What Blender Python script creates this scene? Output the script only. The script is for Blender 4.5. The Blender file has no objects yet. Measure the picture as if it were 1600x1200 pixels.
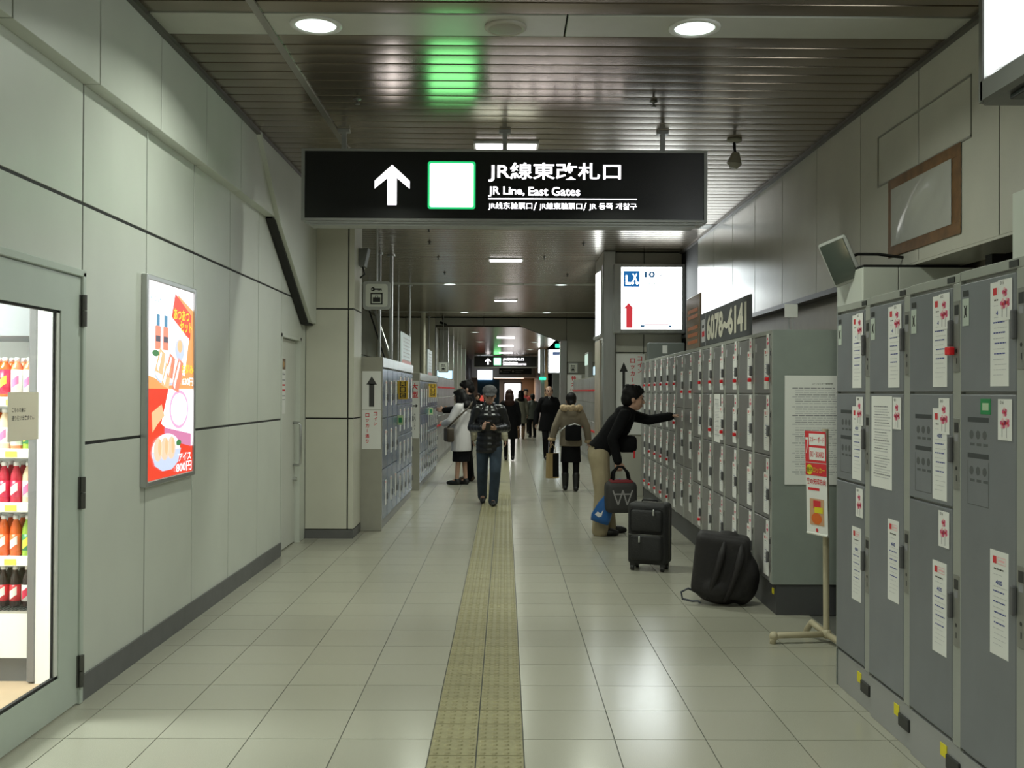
import bpy, bmesh, math, random
from mathutils import Vector, Matrix, Euler

random.seed(7)
R = math.radians
PI = math.pi
scene = bpy.context.scene
COL = scene.collection

# ------------------------------------------------------------------ camera
cam_d = bpy.data.cameras.new('camera')
cam = bpy.data.objects.new('camera', cam_d)
COL.objects.link(cam)
cam_d.sensor_width = 36.0
cam_d.lens = 36.0 * 1568 / 1600
cam_d.clip_start = 0.05
cam_d.clip_end = 300
cam.matrix_world = (Matrix.Translation((0, 0, 1.52)) @ Matrix.Rotation(R(-0.37), 4, 'Z')
                    @ Matrix.Rotation(R(90.44), 4, 'X') @ Matrix.Rotation(R(0.28), 4, 'Z'))
scene.camera = cam

# ------------------------------------------------------------------ world, exposure
world = bpy.data.worlds.new('world')
scene.world = world
world.use_nodes = True
world.node_tree.nodes['Background'].inputs[0].default_value = (0.8, 0.9, 0.85, 1)
world.node_tree.nodes['Background'].inputs[1].default_value = 0.0
scene.view_settings.view_transform = 'Standard'
scene.view_settings.look = 'None'
scene.view_settings.gamma = 1.0
scene.view_settings.use_curve_mapping = False
scene.view_settings.exposure = -0.35
ROUND_POWER = 30.0
RECT_POWER = 48.0
KIOSK_POWER = 120.0
BOX_GLOW = 10.0

# ------------------------------------------------------------------ materials
MATS = {}
def mat(name, col=(0.5, 0.5, 0.5), rough=0.5, metal=0.0, emit=None, estr=0.0, noise=0.0, nscale=8.0,
        bump=0.0, bscale=60.0, rnd=0.0, spec=0.5, coat=0.0, stretch=None, aniso=0.0):
    if name in MATS:
        return MATS[name]
    m = bpy.data.materials.new(name)
    MATS[name] = m
    m.use_nodes = True
    nt = m.node_tree
    b = nt.nodes['Principled BSDF']
    b.inputs['Base Color'].default_value = (*col, 1)
    b.inputs['Roughness'].default_value = rough
    b.inputs['Metallic'].default_value = metal
    b.inputs['Specular IOR Level'].default_value = spec
    if coat:
        b.inputs['Coat Weight'].default_value = coat
    if emit:
        b.inputs['Emission Color'].default_value = (*emit, 1)
        b.inputs['Emission Strength'].default_value = estr
    tc = None
    if noise or bump or rnd:
        tc = nt.nodes.new('ShaderNodeTexCoord')
        vec = tc.outputs['Object']
        if stretch:
            mp = nt.nodes.new('ShaderNodeMapping')
            mp.inputs['Scale'].default_value = stretch
            nt.links.new(vec, mp.inputs['Vector'])
            vec = mp.outputs['Vector']
    cur = None
    if noise:
        n = nt.nodes.new('ShaderNodeTexNoise')
        n.inputs['Scale'].default_value = nscale
        n.inputs['Detail'].default_value = 5
        nt.links.new(vec, n.inputs['Vector'])
        mr = nt.nodes.new('ShaderNodeMapRange')
        mr.inputs['From Min'].default_value = 0.3
        mr.inputs['From Max'].default_value = 0.7
        mr.inputs['To Min'].default_value = 1 - noise
        mr.inputs['To Max'].default_value = 1 + noise
        nt.links.new(n.outputs['Fac'], mr.inputs['Value'])
        mx = nt.nodes.new('ShaderNodeMix')
        mx.data_type = 'RGBA'
        mx.blend_type = 'MULTIPLY'
        mx.inputs['Factor'].default_value = 1
        mx.inputs['A'].default_value = (*col, 1)
        nt.links.new(mr.outputs['Result'], mx.inputs['B'])
        cur = mx.outputs['Result']
    if rnd:
        oi = nt.nodes.new('ShaderNodeObjectInfo')
        mr = nt.nodes.new('ShaderNodeMapRange')
        mr.inputs['To Min'].default_value = 1 - rnd
        mr.inputs['To Max'].default_value = 1 + rnd
        nt.links.new(oi.outputs['Random'], mr.inputs['Value'])
        mx = nt.nodes.new('ShaderNodeMix')
        mx.data_type = 'RGBA'
        mx.blend_type = 'MULTIPLY'
        mx.inputs['Factor'].default_value = 1
        if cur:
            nt.links.new(cur, mx.inputs['A'])
        else:
            mx.inputs['A'].default_value = (*col, 1)
        nt.links.new(mr.outputs['Result'], mx.inputs['B'])
        cur = mx.outputs['Result']
    if cur:
        nt.links.new(cur, b.inputs['Base Color'])
    if bump:
        n = nt.nodes.new('ShaderNodeTexNoise')
        n.inputs['Scale'].default_value = bscale
        n.inputs['Detail'].default_value = 3
        nt.links.new(vec, n.inputs['Vector'])
        bp = nt.nodes.new('ShaderNodeBump')
        bp.inputs['Strength'].default_value = bump
        bp.inputs['Distance'].default_value = 0.01
        nt.links.new(n.outputs['Fac'], bp.inputs['Height'])
        nt.links.new(bp.outputs['Normal'], b.inputs['Normal'])
    return m

def glow(name, col, s):
    """light-giving face of a lamp, light box or lit sign"""
    if name in MATS:
        return MATS[name]
    m = mat(name, (0.02, 0.02, 0.02), 0.35, emit=col, estr=s)
    return m

def glass_mat(name, tint=(0.95, 1, 0.97), refl=0.06):
    if name in MATS:
        return MATS[name]
    m = bpy.data.materials.new(name)
    MATS[name] = m
    m.use_nodes = True
    nt = m.node_tree
    nt.nodes.clear()
    out = nt.nodes.new('ShaderNodeOutputMaterial')
    mix = nt.nodes.new('ShaderNodeMixShader')
    tr = nt.nodes.new('ShaderNodeBsdfTransparent')
    gl = nt.nodes.new('ShaderNodeBsdfGlossy')
    tr.inputs[0].default_value = (*tint, 1)
    gl.inputs['Roughness'].default_value = 0.02
    mix.inputs[0].default_value = refl
    nt.links.new(tr.outputs[0], mix.inputs[1])
    nt.links.new(gl.outputs[0], mix.inputs[2])
    nt.links.new(mix.outputs[0], out.inputs[0])
    return m

M_wall = mat('wall_panel_white', (0.63, 0.655, 0.595), 0.38, noise=0.03, nscale=3, bump=0.06, bscale=300, rnd=0.025)
M_wallr = mat('wall_panel_embossed', (0.50, 0.49, 0.43), 0.15, noise=0.03, nscale=4, bump=0.085, bscale=130, rnd=0.02, spec=0.8)
M_joint = mat('joint_black', (0.02, 0.02, 0.02), 0.7)
M_skirt = mat('skirting_grey', (0.13, 0.13, 0.13), 0.5, noise=0.08)
M_slat = mat('ceiling_slat_bronze', (0.27, 0.222, 0.17), 0.24, metal=0.85, noise=0.05, nscale=3, rnd=0.05, stretch=(0.2, 6, 6))
M_band = mat('ceiling_band_white', (0.42, 0.42, 0.37), 0.35, noise=0.03)
M_void = mat('ceiling_void', (0.012, 0.012, 0.012), 0.8)
M_edge = mat('ceiling_edge_bronze', (0.12, 0.11, 0.1), 0.4, metal=0.6)
M_white = mat('white_enamel', (0.78, 0.78, 0.74), 0.4)
M_black = mat('black_plastic', (0.012, 0.012, 0.013), 0.4)
M_steel = mat('brushed_steel', (0.55, 0.56, 0.55), 0.28, metal=0.95, noise=0.06, nscale=20, stretch=(1, 1, 0.1))
M_alu = mat('aluminium', (0.5, 0.51, 0.5), 0.35, metal=0.8)
M_paper = mat('paper_white', (0.80, 0.80, 0.78), 0.7)
M_door1 = mat('door_grey_enamel', (0.50, 0.56, 0.50), 0.4, noise=0.03, nscale=5)
M_hinge = mat('hinge_dark_steel', (0.13, 0.13, 0.12), 0.4, metal=0.6)

def floor_mat(name, base, joint=None):
    m = mat(name, base, 0.3, noise=0.13, nscale=330, rnd=0.035, spec=0.5)
    nt = m.node_tree
    b = nt.nodes['Principled BSDF']
    tc = nt.nodes.new('ShaderNodeTexCoord')
    n = nt.nodes.new('ShaderNodeTexNoise')
    n.inputs['Scale'].default_value = 40
    nt.links.new(tc.outputs['Object'], n.inputs['Vector'])
    mr = nt.nodes.new('ShaderNodeMapRange')
    mr.inputs['To Min'].default_value = 0.15
    mr.inputs['To Max'].default_value = 0.25
    nt.links.new(n.outputs['Fac'], mr.inputs['Value'])
    nt.links.new(mr.outputs['Result'], b.inputs['Roughness'])
    if joint:
        # far tiles, too small to pick apart: joints on a 0.4 m grid
        sx = nt.nodes.new('ShaderNodeSeparateXYZ')
        nt.links.new(tc.outputs['Object'], sx.inputs[0])
        outs = []
        for ax, off in (('X', 0.315 + 40), ('Y', 0.0)):
            ad = nt.nodes.new('ShaderNodeMath'); ad.operation = 'ADD'
            ad.inputs[1].default_value = off
            nt.links.new(sx.outputs[ax], ad.inputs[0])
            mo = nt.nodes.new('ShaderNodeMath'); mo.operation = 'MODULO'
            mo.inputs[1].default_value = 0.4
            nt.links.new(ad.outputs[0], mo.inputs[0])
            lt = nt.nodes.new('ShaderNodeMath'); lt.operation = 'LESS_THAN'
            lt.inputs[1].default_value = 0.006
            nt.links.new(mo.outputs[0], lt.inputs[0])
            outs.append(lt.outputs[0])
        mxm = nt.nodes.new('ShaderNodeMath'); mxm.operation = 'MAXIMUM'
        nt.links.new(outs[0], mxm.inputs[0]); nt.links.new(outs[1], mxm.inputs[1])
        old = b.inputs['Base Color'].links[0].from_socket
        mx = nt.nodes.new('ShaderNodeMix'); mx.data_type = 'RGBA'
        nt.links.new(mxm.outputs[0], mx.inputs['Factor'])
        nt.links.new(old, mx.inputs['A'])
        mx.inputs['B'].default_value = (*joint, 1)
        nt.links.new(mx.outputs['Result'], b.inputs['Base Color'])
    return m
M_tile = floor_mat('floor_tile_speckled', (0.40, 0.39, 0.32))
M_farfloor = floor_mat('floor_tile_far', (0.40, 0.39, 0.32), (0.15, 0.15, 0.13))
M_grout = mat('floor_grout', (0.10, 0.10, 0.09), 0.8)
M_tact = mat('tactile_tile_ochre', (0.275, 0.25, 0.135), 0.5, noise=0.12, nscale=25, rnd=0.05)

# ------------------------------------------------------------------ mesh builder
TXT = {}
def text_geo(s, off=0.0, spacing=1.0, line=1.0):
    key = (s, off, spacing, line)
    if key in TXT:
        return TXT[key]
    cu = bpy.data.curves.new('t', 'FONT')
    cu.body = s
    cu.size = 1
    cu.offset = off
    cu.space_character = spacing
    cu.space_line = line
    cu.resolution_u = 3
    cu.fill_mode = 'FRONT'
    o = bpy.data.objects.new('t', cu)
    COL.objects.link(o)
    dg = bpy.context.evaluated_depsgraph_get()
    me = bpy.data.meshes.new_from_object(o.evaluated_get(dg))
    vs = [(v.co.x, v.co.y) for v in me.vertices]
    fs = [tuple(p.vertices) for p in me.polygons]
    bpy.data.objects.remove(o)
    bpy.data.curves.remove(cu)
    bpy.data.meshes.remove(me)
    TXT[key] = (vs, fs)
    return TXT[key]

class MB:
    def __init__(self, T=None):
        self.v = []; self.f = []; self.m = []; self.s = []; self.mats = []
        self.T = T
    def mi(self, m):
        if m not in self.mats:
            self.mats.append(m)
        return self.mats.index(m)
    def add(self, vs, fs, m, smooth=False):
        o = len(self.v); k = self.mi(m)
        for p in vs:
            p = Vector(p)
            self.v.append(self.T @ p if self.T is not None else p)
        for f in fs:
            self.f.append([i + o for i in f]); self.m.append(k); self.s.append(smooth)
        return self
    def box(self, x0, x1, y0, y1, z0, z1, m):
        return self.add([(x0, y0, z0), (x1, y0, z0), (x1, y1, z0), (x0, y1, z0), (x0, y0, z1), (x1, y0, z1), (x1, y1, z1), (x0, y1, z1)],
                        [(0, 3, 2, 1), (4, 5, 6, 7), (0, 1, 5, 4), (1, 2, 6, 5), (2, 3, 7, 6), (3, 0, 4, 7)], m)
    def bbox(self, x0, x1, y0, y1, z0, z1, m, b=0.01, seg=1, smooth=False):
        bm = bmesh.new()
        bmesh.ops.create_cube(bm, size=1)
        for v in bm.verts:
            v.co = ((x0 + x1) / 2 + v.co.x * (x1 - x0), (y0 + y1) / 2 + v.co.y * (y1 - y0), (z0 + z1) / 2 + v.co.z * (z1 - z0))
        bmesh.ops.bevel(bm, geom=bm.edges[:], offset=b, segments=seg, profile=0.5, affect='EDGES')
        return self.addbm(bm, m, smooth)
    def addbm(self, bm, m, smooth=False):
        bm.verts.index_update()
        self.add([v.co.copy() for v in bm.verts], [[v.index for v in f.verts] for f in bm.faces], m, smooth)
        bm.free()
        return self
    def cyl(self, p0, p1, r0, m, r1=None, seg=12, caps=True, smooth=True):
        r1 = r0 if r1 is None else r1
        p0 = Vector(p0); p1 = Vector(p1)
        d = (p1 - p0).normalized()
        a = d.orthogonal().normalized(); b = d.cross(a)
        vs = []
        for p, r in ((p0, r0), (p1, r1)):
            for i in range(seg):
                t = 2 * PI * i / seg
                vs.append(p + (a * math.cos(t) + b * math.sin(t)) * r)
        fs = [(i, (i + 1) % seg, seg + (i + 1) % seg, seg + i) for i in range(seg)]
        self.add(vs, fs, m, smooth)
        if caps:
            self.add(vs[:seg], [tuple(range(seg - 1, -1, -1))], m)
            self.add(vs[seg:], [tuple(range(seg))], m)
        return self
    def tube(self, pts, r, m, seg=8):
        pts = [Vector(p) for p in pts]
        rings = []
        prev = None
        for i, p in enumerate(pts):
            d = (pts[min(i + 1, len(pts) - 1)] - pts[max(i - 1, 0)]).normalized()
            if prev is None:
                a = d.orthogonal().normalized()
            else:
                a = (prev - d * prev.dot(d)).normalized()
            prev = a
            b = d.cross(a)
            rr = r[i] if isinstance(r, (list, tuple)) else r
            rings.append([p + (a * math.cos(2 * PI * k / seg) + b * math.sin(2 * PI * k / seg)) * rr for k in range(seg)])
        vs = [q for g in rings for q in g]
        fs = []
        for i in range(len(rings) - 1):
            for k in range(seg):
                fs.append((i * seg + k, i * seg + (k + 1) % seg, (i + 1) * seg + (k + 1) % seg, (i + 1) * seg + k))
        fs.append(tuple(range(seg - 1, -1, -1)))
        fs.append(tuple((len(rings) - 1) * seg + k for k in range(seg)))
        return self.add(vs, fs, m, True)
    def lathe(self, prof, m, seg=16, c=(0, 0, 0), smooth=True):
        c = Vector(c); vs = []; fs = []
        for r, z in prof:
            for i in range(seg):
                t = 2 * PI * i / seg
                vs.append(c + Vector((r * math.cos(t), r * math.sin(t), z)))
        for j in range(len(prof) - 1):
            for i in range(seg):
                fs.append((j * seg + i, j * seg + (i + 1) % seg, (j + 1) * seg + (i + 1) % seg, (j + 1) * seg + i))
        fs.append(tuple(range(seg - 1, -1, -1)))
        fs.append(tuple((len(prof) - 1) * seg + i for i in range(seg)))
        return self.add(vs, fs, m, smooth)
    def ell(self, c, r, m, u=16, v=10, rot=None):
        c = Vector(c); vs = []; fs = []
        r = (r, r, r) if isinstance(r, (int, float)) else r
        def P(a, b):
            p = Vector((r[0] * math.sin(a) * math.cos(b), r[1] * math.sin(a) * math.sin(b), r[2] * math.cos(a)))
            return c + (rot @ p if rot else p)
        vs.append(P(0, 0))
        for j in range(1, v):
            for i in range(u):
                vs.append(P(PI * j / v, 2 * PI * i / u))
        vs.append(P(PI, 0))
        for i in range(u):
            fs.append((0, 1 + i, 1 + (i + 1) % u))
            fs.append((len(vs) - 1, 1 + (v - 2) * u + (i + 1) % u, 1 + (v - 2) * u + i))
        for j in range(v - 2):
            for i in range(u):
                a = 1 + j * u + i; b = 1 + j * u + (i + 1) % u
                fs.append((a, a + u, b + u, b))
        return self.add(vs, fs, m, True)
    # flat drawings live in the local XZ plane facing -Y, at depth y
    def prism(self, poly, y0, y1, m):
        n = len(poly)
        vs = [(x, y0, z) for x, z in poly] + [(x, y1, z) for x, z in poly]
        fs = [tuple(range(n)), tuple(range(2 * n - 1, n - 1, -1))] + [(i, n + i, n + (i + 1) % n, (i + 1) % n) for i in range(n)]
        return self.add(vs, fs, m)
    def flat(self, poly, y, m):
        return self.add([(x, y, z) for x, z in poly], [tuple(range(len(poly)))], m)
    def quad(self, x0, x1, z0, z1, y, m):
        return self.flat([(x0, z0), (x1, z0), (x1, z1), (x0, z1)], y, m)
    def disc(self, x, z, r, y, m, n=20, rz=None):
        rz = r if rz is None else rz
        return self.flat([(x + r * math.cos(2 * PI * i / n), z + rz * math.sin(2 * PI * i / n)) for i in range(n)], y, m)
    def text(self, s, x, z, h, y, m, w=None, ax='C', az='C', off=0.0, spacing=1.0):
        """s drawn h tall (box height of its glyphs), optionally squeezed to width w"""
        vs, fs = text_geo(s, off, spacing)
        if not vs:
            return self
        xs = [v[0] for v in vs]; zs = [v[1] for v in vs]
        bw = max(xs) - min(xs); bh = max(zs) - min(zs)
        k = h / bh if bh else 1
        kx = (w / bw) if w else k
        ox = {'L': min(xs), 'C': (min(xs) + max(xs)) / 2, 'R': max(xs)}[ax]
        oz = {'B': min(zs), 'C': (min(zs) + max(zs)) / 2, 'T': max(zs)}[az]
        return self.add([(x + (a - ox) * kx, y, z + (b - oz) * k) for a, b in vs], fs, m)
    def vtext(self, s, x, ztop, h, y, m, gap=0.15, w=None, off=0.0):
        z = ztop
        for ch in s:
            self.text('\u4e28' if ch == '\u30fc' else ch, x, z - h / 2, h * (0.9 if ch not in '\u30c3\u30f3' else 0.75), y, m, off=off) if ch != '\u30fc' else self.quad(x - h * 0.06, x + h * 0.06, z - h * 0.9, z - h * 0.1, y, m)
            z -= h * (1 + gap)
        return self
    def mesh(self, name='mesh'):
        me = bpy.data.meshes.new(name)
        me.from_pydata(self.v, [], self.f)
        for mm in self.mats:
            me.materials.append(mm)
        me.polygons.foreach_set('material_index', self.m)
        me.polygons.foreach_set('use_smooth', self.s)
        me.update()
        return me

def obj(name, geo, parent=None, loc=(0, 0, 0), rot=(0, 0, 0)):
    me = geo.mesh(name) if isinstance(geo, MB) else geo
    o = bpy.data.objects.new(name, me)
    COL.objects.link(o)
    o.location = loc
    o.rotation_euler = rot
    if parent is not None:
        o.parent = parent
    return o

def tag(o, label, cat, group=None):
    o['label'] = label
    o['category'] = cat
    if group:
        o['group'] = group
    return o

def thing(name, label, cat, loc=(0, 0, 0), rz=0.0, group=None):
    o = bpy.data.objects.new(name, None)
    COL.objects.link(o)
    o.empty_display_size = 0.1
    o.location = loc
    o.rotation_euler = (0, 0, rz)
    return tag(o, label, cat, group)

def struct(name, geo, label=None):
    o = obj(name, geo)
    o['kind'] = 'structure'
    if label:
        o['label'] = label
    return o

def bx(x0, x1, y0, y1, z0, z1, m):
    return MB().box(x0, x1, y0, y1, z0, z1, m)

def area_lamp(name, parent, loc, size, power, col, shape='DISK', size_y=None, rot=(0, 0, 0), spread=None):
    d = bpy.data.lights.new(name, 'AREA')
    d.shape = shape
    d.size = size
    if size_y:
        d.size_y = size_y
    d.energy = power
    d.color = col
    if spread:
        d.spread = spread
    o = bpy.data.objects.new(name, d)
    COL.objects.link(o)
    o.location = loc
    o.rotation_euler = rot
    o.parent = parent
    return o

# ================================================================== SETTING
CZ = 3.58            # ceiling height
XL, XLU, XR = -2.065, -1.985, 2.58
Y0, Y1 = -4.0, 28.0

# ---- floor: each near tile an object, far tiles in the material
fl = MB()
fl.box(-4.2, 3.2, Y0, 14.9, -0.05, -0.004, M_grout)
fl.add([(-4.2, 14.802, 0), (3.2, 14.802, 0), (3.2, 70, 0), (-4.2, 70, 0)], [(0, 1, 2, 3)], M_farfloor)
fl.add([(-4.2, Y0, 0), (3.2, Y0, 0), (3.2, 3.2, 0), (-4.2, 3.2, 0)], [(0, 1, 2, 3)], M_farfloor)
FLOOR = struct('floor', fl)
g = 0.0022
tile_me = MB().box(-0.2 + g, 0.2 - g, -0.2 + g, 0.2 - g, -0.01, 0.0, M_tile).mesh('tile')
TX0 = -0.315
for j in range(29):
    yc = 3.4 + 0.4 * j
    for i in range(-5, 7):
        if i == 0:
            continue
        xc = TX0 + 0.2 + 0.4 * i
        if xc < -2.2 or xc > 2.05 or (yc > 10.4 and xc < -1.6 and False):
            continue
        obj('tile', tile_me, FLOOR, (xc, yc, 0))
# tactile paving: two rows of 0.2 m blocks with 4 x 4 studs
def stud(mb, x, y, m):
    n = 6
    vs = [(x + 0.0165 * math.cos(2 * PI * k / n), y + 0.0165 * math.sin(2 * PI * k / n), 0.001) for k in range(n)]
    vs += [(x + 0.010 * math.cos(2 * PI * k / n), y + 0.010 * math.sin(2 * PI * k / n), 0.0055) for k in range(n)]
    mb.add(vs, [tuple(range(n, 2 * n))] + [(k, (k + 1) % n, n + (k + 1) % n, n + k) for k in range(n)], m, False)
tb = MB()
h = 0.1 - 0.003
tb.box(-h, h, -h, h, -0.01, 0.001, M_tact)
for a in range(4):
    for b in range(4):
        stud(tb, -0.075 + 0.05 * a, -0.075 + 0.05 * b, M_tact)
tact_me = tb.mesh('tactile_block')
for j in range(58):
    for i in range(2):
        obj('tactile_block', tact_me, FLOOR, (TX0 + 0.1 + 0.2 * i, 3.3 + 0.2 * j, 0))
far = MB()
for i in range(2):
    x = TX0 + 0.1 + 0.2 * i
    for j in range(230):
        y = 14.9 + 0.2 * j
        far.box(x - h, x + h, y - h, y + h, -0.01, 0.0025, M_tact)
o = obj('tactile_paving_far', far, FLOOR)
o['kind'] = 'stuff'

# ---- ceiling
ce = MB()
ce.box(-4.2, 3.2, Y0, Y1, CZ + 0.03, CZ + 0.15, M_void)
CEIL = struct('ceiling', ce)
PITCH, BAND0 = 6.79, 5.63
# slat: shallow convex metal strip
n = 6
sl = MB()
w = 0.078
prof = [(-w, 0.018)] + [(-w + 0.004 + (2 * w - 0.008) * k / n, -0.0012 * (1 - (2 * k / n - 1) ** 2)) for k in range(n + 1)] + [(w, 0.018)]
XS0, XS1, AXW = -1.97, 2.57, -3.6
vs = [(XS0, a, b) for a, b in prof] + [(XS1, a, b) for a, b in prof]
k = len(prof)
sl.add(vs, [(i, k + i, k + i + 1, i + 1) for i in range(k - 1)], M_slat, False)
slat_me = sl.mesh('slat')
slw = MB()
vs = [(AXW, a, b) for a, b in prof] + [(XS1, a, b) for a, b in prof]
slw.add(vs, [(i, k + i, k + i + 1, i + 1) for i in range(k - 1)], M_slat, False)
slat_wide_me = slw.mesh('slat')
bandm = MB()
bandm.bbox(XS0, 0.325, -0.16, 0.16, -0.004, 0.02, M_band, 0.003)
bandm.bbox(0.335, XS1, -0.16, 0.16, -0.004, 0.02, M_band, 0.003)
band_me = bandm.mesh('band_panel')
for kb in range(-1, 4):
    yb = BAND0 + PITCH * kb
    obj('band_panel', band_me, CEIL, (0, yb, CZ))
    for i in range(38 if kb < 3 else 9):
        ysl = yb + 0.165 + 0.085 + 0.17 * i
        obj('slat', slat_wide_me if ysl > 11.08 else slat_me, CEIL, (0, ysl, CZ))
    if kb >= 1:
        obj('band_panel', MB().bbox(AXW, XS0 - 0.005, -0.16, 0.16, -0.004, 0.02, M_band, 0.003), CEIL, (0, yb, CZ))
struct('trim_1', bx(-1.376, -1.332, Y0, 8.6, CZ - 0.012, CZ - 0.001, mat('ceiling_rail', (0.3, 0.28, 0.25), 0.35, metal=0.7)))
struct('trim_2', bx(XLU - 0.01, XLU + 0.035, Y0, 10.36, CZ - 0.03, CZ + 0.02, M_edge))
struct('trim_3', bx(XR - 0.035, XR + 0.01, Y0, 14.7, CZ - 0.03, CZ + 0.02, M_edge))

# ---- left wall: dark backing, panels proud of it
YE = [-4.0, -0.32, 0.55, 1.42, 2.29, 3.16, 4.03, 4.90, 5.77, 6.64, 7.51, 8.38, 9.25]
D1A, D1B, D1Z = 3.72, 4.88, 2.07        # shop door opening
lw = MB()
lw.box(XL - 0.10, XL - 0.004, Y0, D1A, 0, CZ, M_joint)
lw.box(XL - 0.10, XL - 0.004, D1B, 9.25, 0, CZ, M_joint)
lw.box(XL - 0.10, XL - 0.004, 9.25, 10.9, 2.03, CZ, M_joint)
lw.box(XL - 0.10, XL - 0.004, 10.13, 10.9, 0, 2.03, M_joint)
lw.box(XL - 0.10, XL - 0.004, D1A, D1B, D1Z, CZ, M_joint)
WL = struct('wall_left', lw)
ZS = [0.13, 1.256, 2.427, 3.02]
def lpanel(ya, yb, za, zb, gz0=0.008, gz1=0.008, x=XL, m=M_wall):
    obj('panel', MB().bbox(x - 0.014, x, ya + 0.0065, yb - 0.0065, za + gz0, zb - gz1, m, 0.002), WL)
for i in range(len(YE) - 1):
    ya, yb = YE[i], YE[i + 1]
    inside = ya > 3.9 and yb < 4.95
    pre = yb == 4.03
    if inside:
        lpanel(ya, yb, D1Z + 0.03, ZS[2], 0)
        lpanel(ya, yb, ZS[2], ZS[3], 0.008, 0)
        continue
    if pre:
        yb = D1A
    lpanel(ya, yb, 0.0, ZS[1], 0)
    lpanel(ya, yb, ZS[1], ZS[2])
    lpanel(ya, yb, ZS[2], ZS[3], 0.008, 0)
    if pre:
        lpanel(D1A, 4.03, D1Z + 0.03, ZS[3], 0, 0)
lpanel(9.25, 10.15, 2.05, 2.427, 0)
lpanel(9.25, 10.4, 2.427, 3.02)
lpanel(10.15, 10.4, 0, 2.427, 0, 0.008)
# upper box of the wall, one step out, with its soffit; it slants down like a stair string at the far end
up = MB()
def yz_prism(mb, poly, x0, x1, m):
    n = len(poly)
    vs = [(x0, y, z) for y, z in poly] + [(x1, y, z) for y, z in poly]
    return mb.add(vs, [tuple(range(n - 1, -1, -1)), tuple(range(n, 2 * n))] + [(i, (i + 1) % n, n + (i + 1) % n, n + i) for i in range(n)], m)
ye = YE[:-2]
for i in range(len(ye) - 1):
    if ye[i + 1] <= 7.52:
        obj('upper_panel', MB().bbox(XL - 0.005, XLU, ye[i] + 0.006, ye[i + 1] - 0.006, 3.01, CZ - 0.01, M_wall, 0.002), WL)
obj('upper_panel', yz_prism(MB(), [(7.513, 3.01), (8.62, 3.01), (7.93, CZ - 0.01), (7.513, CZ - 0.01)], XL - 0.005, XLU, M_wall), WL)
M_ridge = M_wall
obj('stair_panel', yz_prism(MB(), [(7.96, CZ - 0.01), (8.66, 2.99), (10.12, 2.21), (10.35, 2.21), (10.35, CZ - 0.01)], XL - 0.005, XLU + 0.03, M_wall), WL)
obj('stair_edge', yz_prism(MB(), [(7.93, CZ - 0.01), (8.63, 2.99), (8.68, 2.99), (7.98, CZ - 0.01)], XLU - 0.02, XLU + 0.04, M_ridge), WL)
obj('stair_reveal', yz_prism(MB(), [(8.60, 2.995), (10.10, 2.19), (10.36, 2.19), (10.36, 2.225), (10.14, 2.225), (8.66, 3.02)], XL - 0.01, XL + 0.075, M_joint), WL)
# skirting
struct('baseboard_left', bx(XL - 0.005, XL + 0.012, D1B + 0.02, 9.24, 0, 0.125, M_skirt))

# ---- shop door with glass
DR = MB()
FR = 0.055
DR.bbox(XL - 0.05, XL + 0.02, D1B - 0.012, D1B + 0.022, 0, D1Z + 0.02, M_door1, 0.004)
DR.bbox(XL - 0.05, XL + 0.02, D1A - 0.04, D1B + 0.022, D1Z - 0.005, D1Z + 0.03, M_door1, 0.004)
DOOR1 = struct('door_1', DR)
dl = MB()
GA, GB, GZ0, GZ1 = D1A + 0.16, 4.655, 0.185, 1.885
dl.box(XL - 0.03, XL + 0.008, GB, D1B - 0.016, 0.012, D1Z - 0.01, M_door1)
dl.box(XL - 0.03, XL + 0.008, D1A, GA, 0.012, D1Z - 0.01, M_door1)
dl.box(XL - 0.03, XL + 0.008, GA, GB, 0.012, GZ0, M_door1)
dl.box(XL - 0.03, XL + 0.008, GA, GB, GZ1, D1Z - 0.01, M_door1)
obj('door_leaf', dl, DOOR1)
bead = MB()
for (a, b, c, d) in ((GB - 0.028, GB, GZ0, GZ1), (GA, GA + 0.03, GZ0, GZ1)):
    bead.box(XL - 0.006, XL + 0.002, a, b, c, d, M_white)
    bead.box(XL - 0.014, XL - 0.006, a - 0.012, b, c, d, M_joint)
bead.box(XL - 0.014, XL + 0.002, GA, GB, GZ0, GZ0 + 0.014, M_joint)
bead.box(XL - 0.014, XL + 0.002, GA, GB, GZ1 - 0.012, GZ1, M_joint)
obj('glazing_bead', bead, DOOR1)
obj('glass_pane', bx(XL - 0.014, XL - 0.009, GA + 0.01, GB - 0.01, GZ0 + 0.01, GZ1 - 0.005, glass_mat('door_glass')), DOOR1)
for z in (1.90, 1.02, 0.16):
    hg = MB()
    hg.cyl((XL + 0.022, D1B - 0.008, z - 0.075), (XL + 0.022, D1B - 0.008, z), 0.014, M_hinge, seg=10)
    hg.cyl((XL + 0.022, D1B - 0.008, z + 0.003), (XL + 0.022, D1B - 0.008, z + 0.078), 0.014, M_hinge, seg=10)
    hg.box(XL + 0.006, XL + 0.014, D1B - 0.03, D1B + 0.02, z - 0.075, z + 0.078, M_hinge)
    obj('hinge', hg, DOOR1)
def sheer_paper(name, col):
    m = mat(name, col, 0.8)
    nt = m.node_tree
    tr = nt.nodes.new('ShaderNodeBsdfTranslucent'); tr.inputs[0].default_value = (*col, 1)
    mx = nt.nodes.new('ShaderNodeMixShader'); mx.inputs[0].default_value = 0.5
    out = nt.nodes['Material Output']
    nt.links.new(nt.nodes['Principled BSDF'].outputs[0], mx.inputs[1]); nt.links.new(tr.outputs[0], mx.inputs[2]); nt.links.new(mx.outputs[0], out.inputs[0])
    return m
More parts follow.
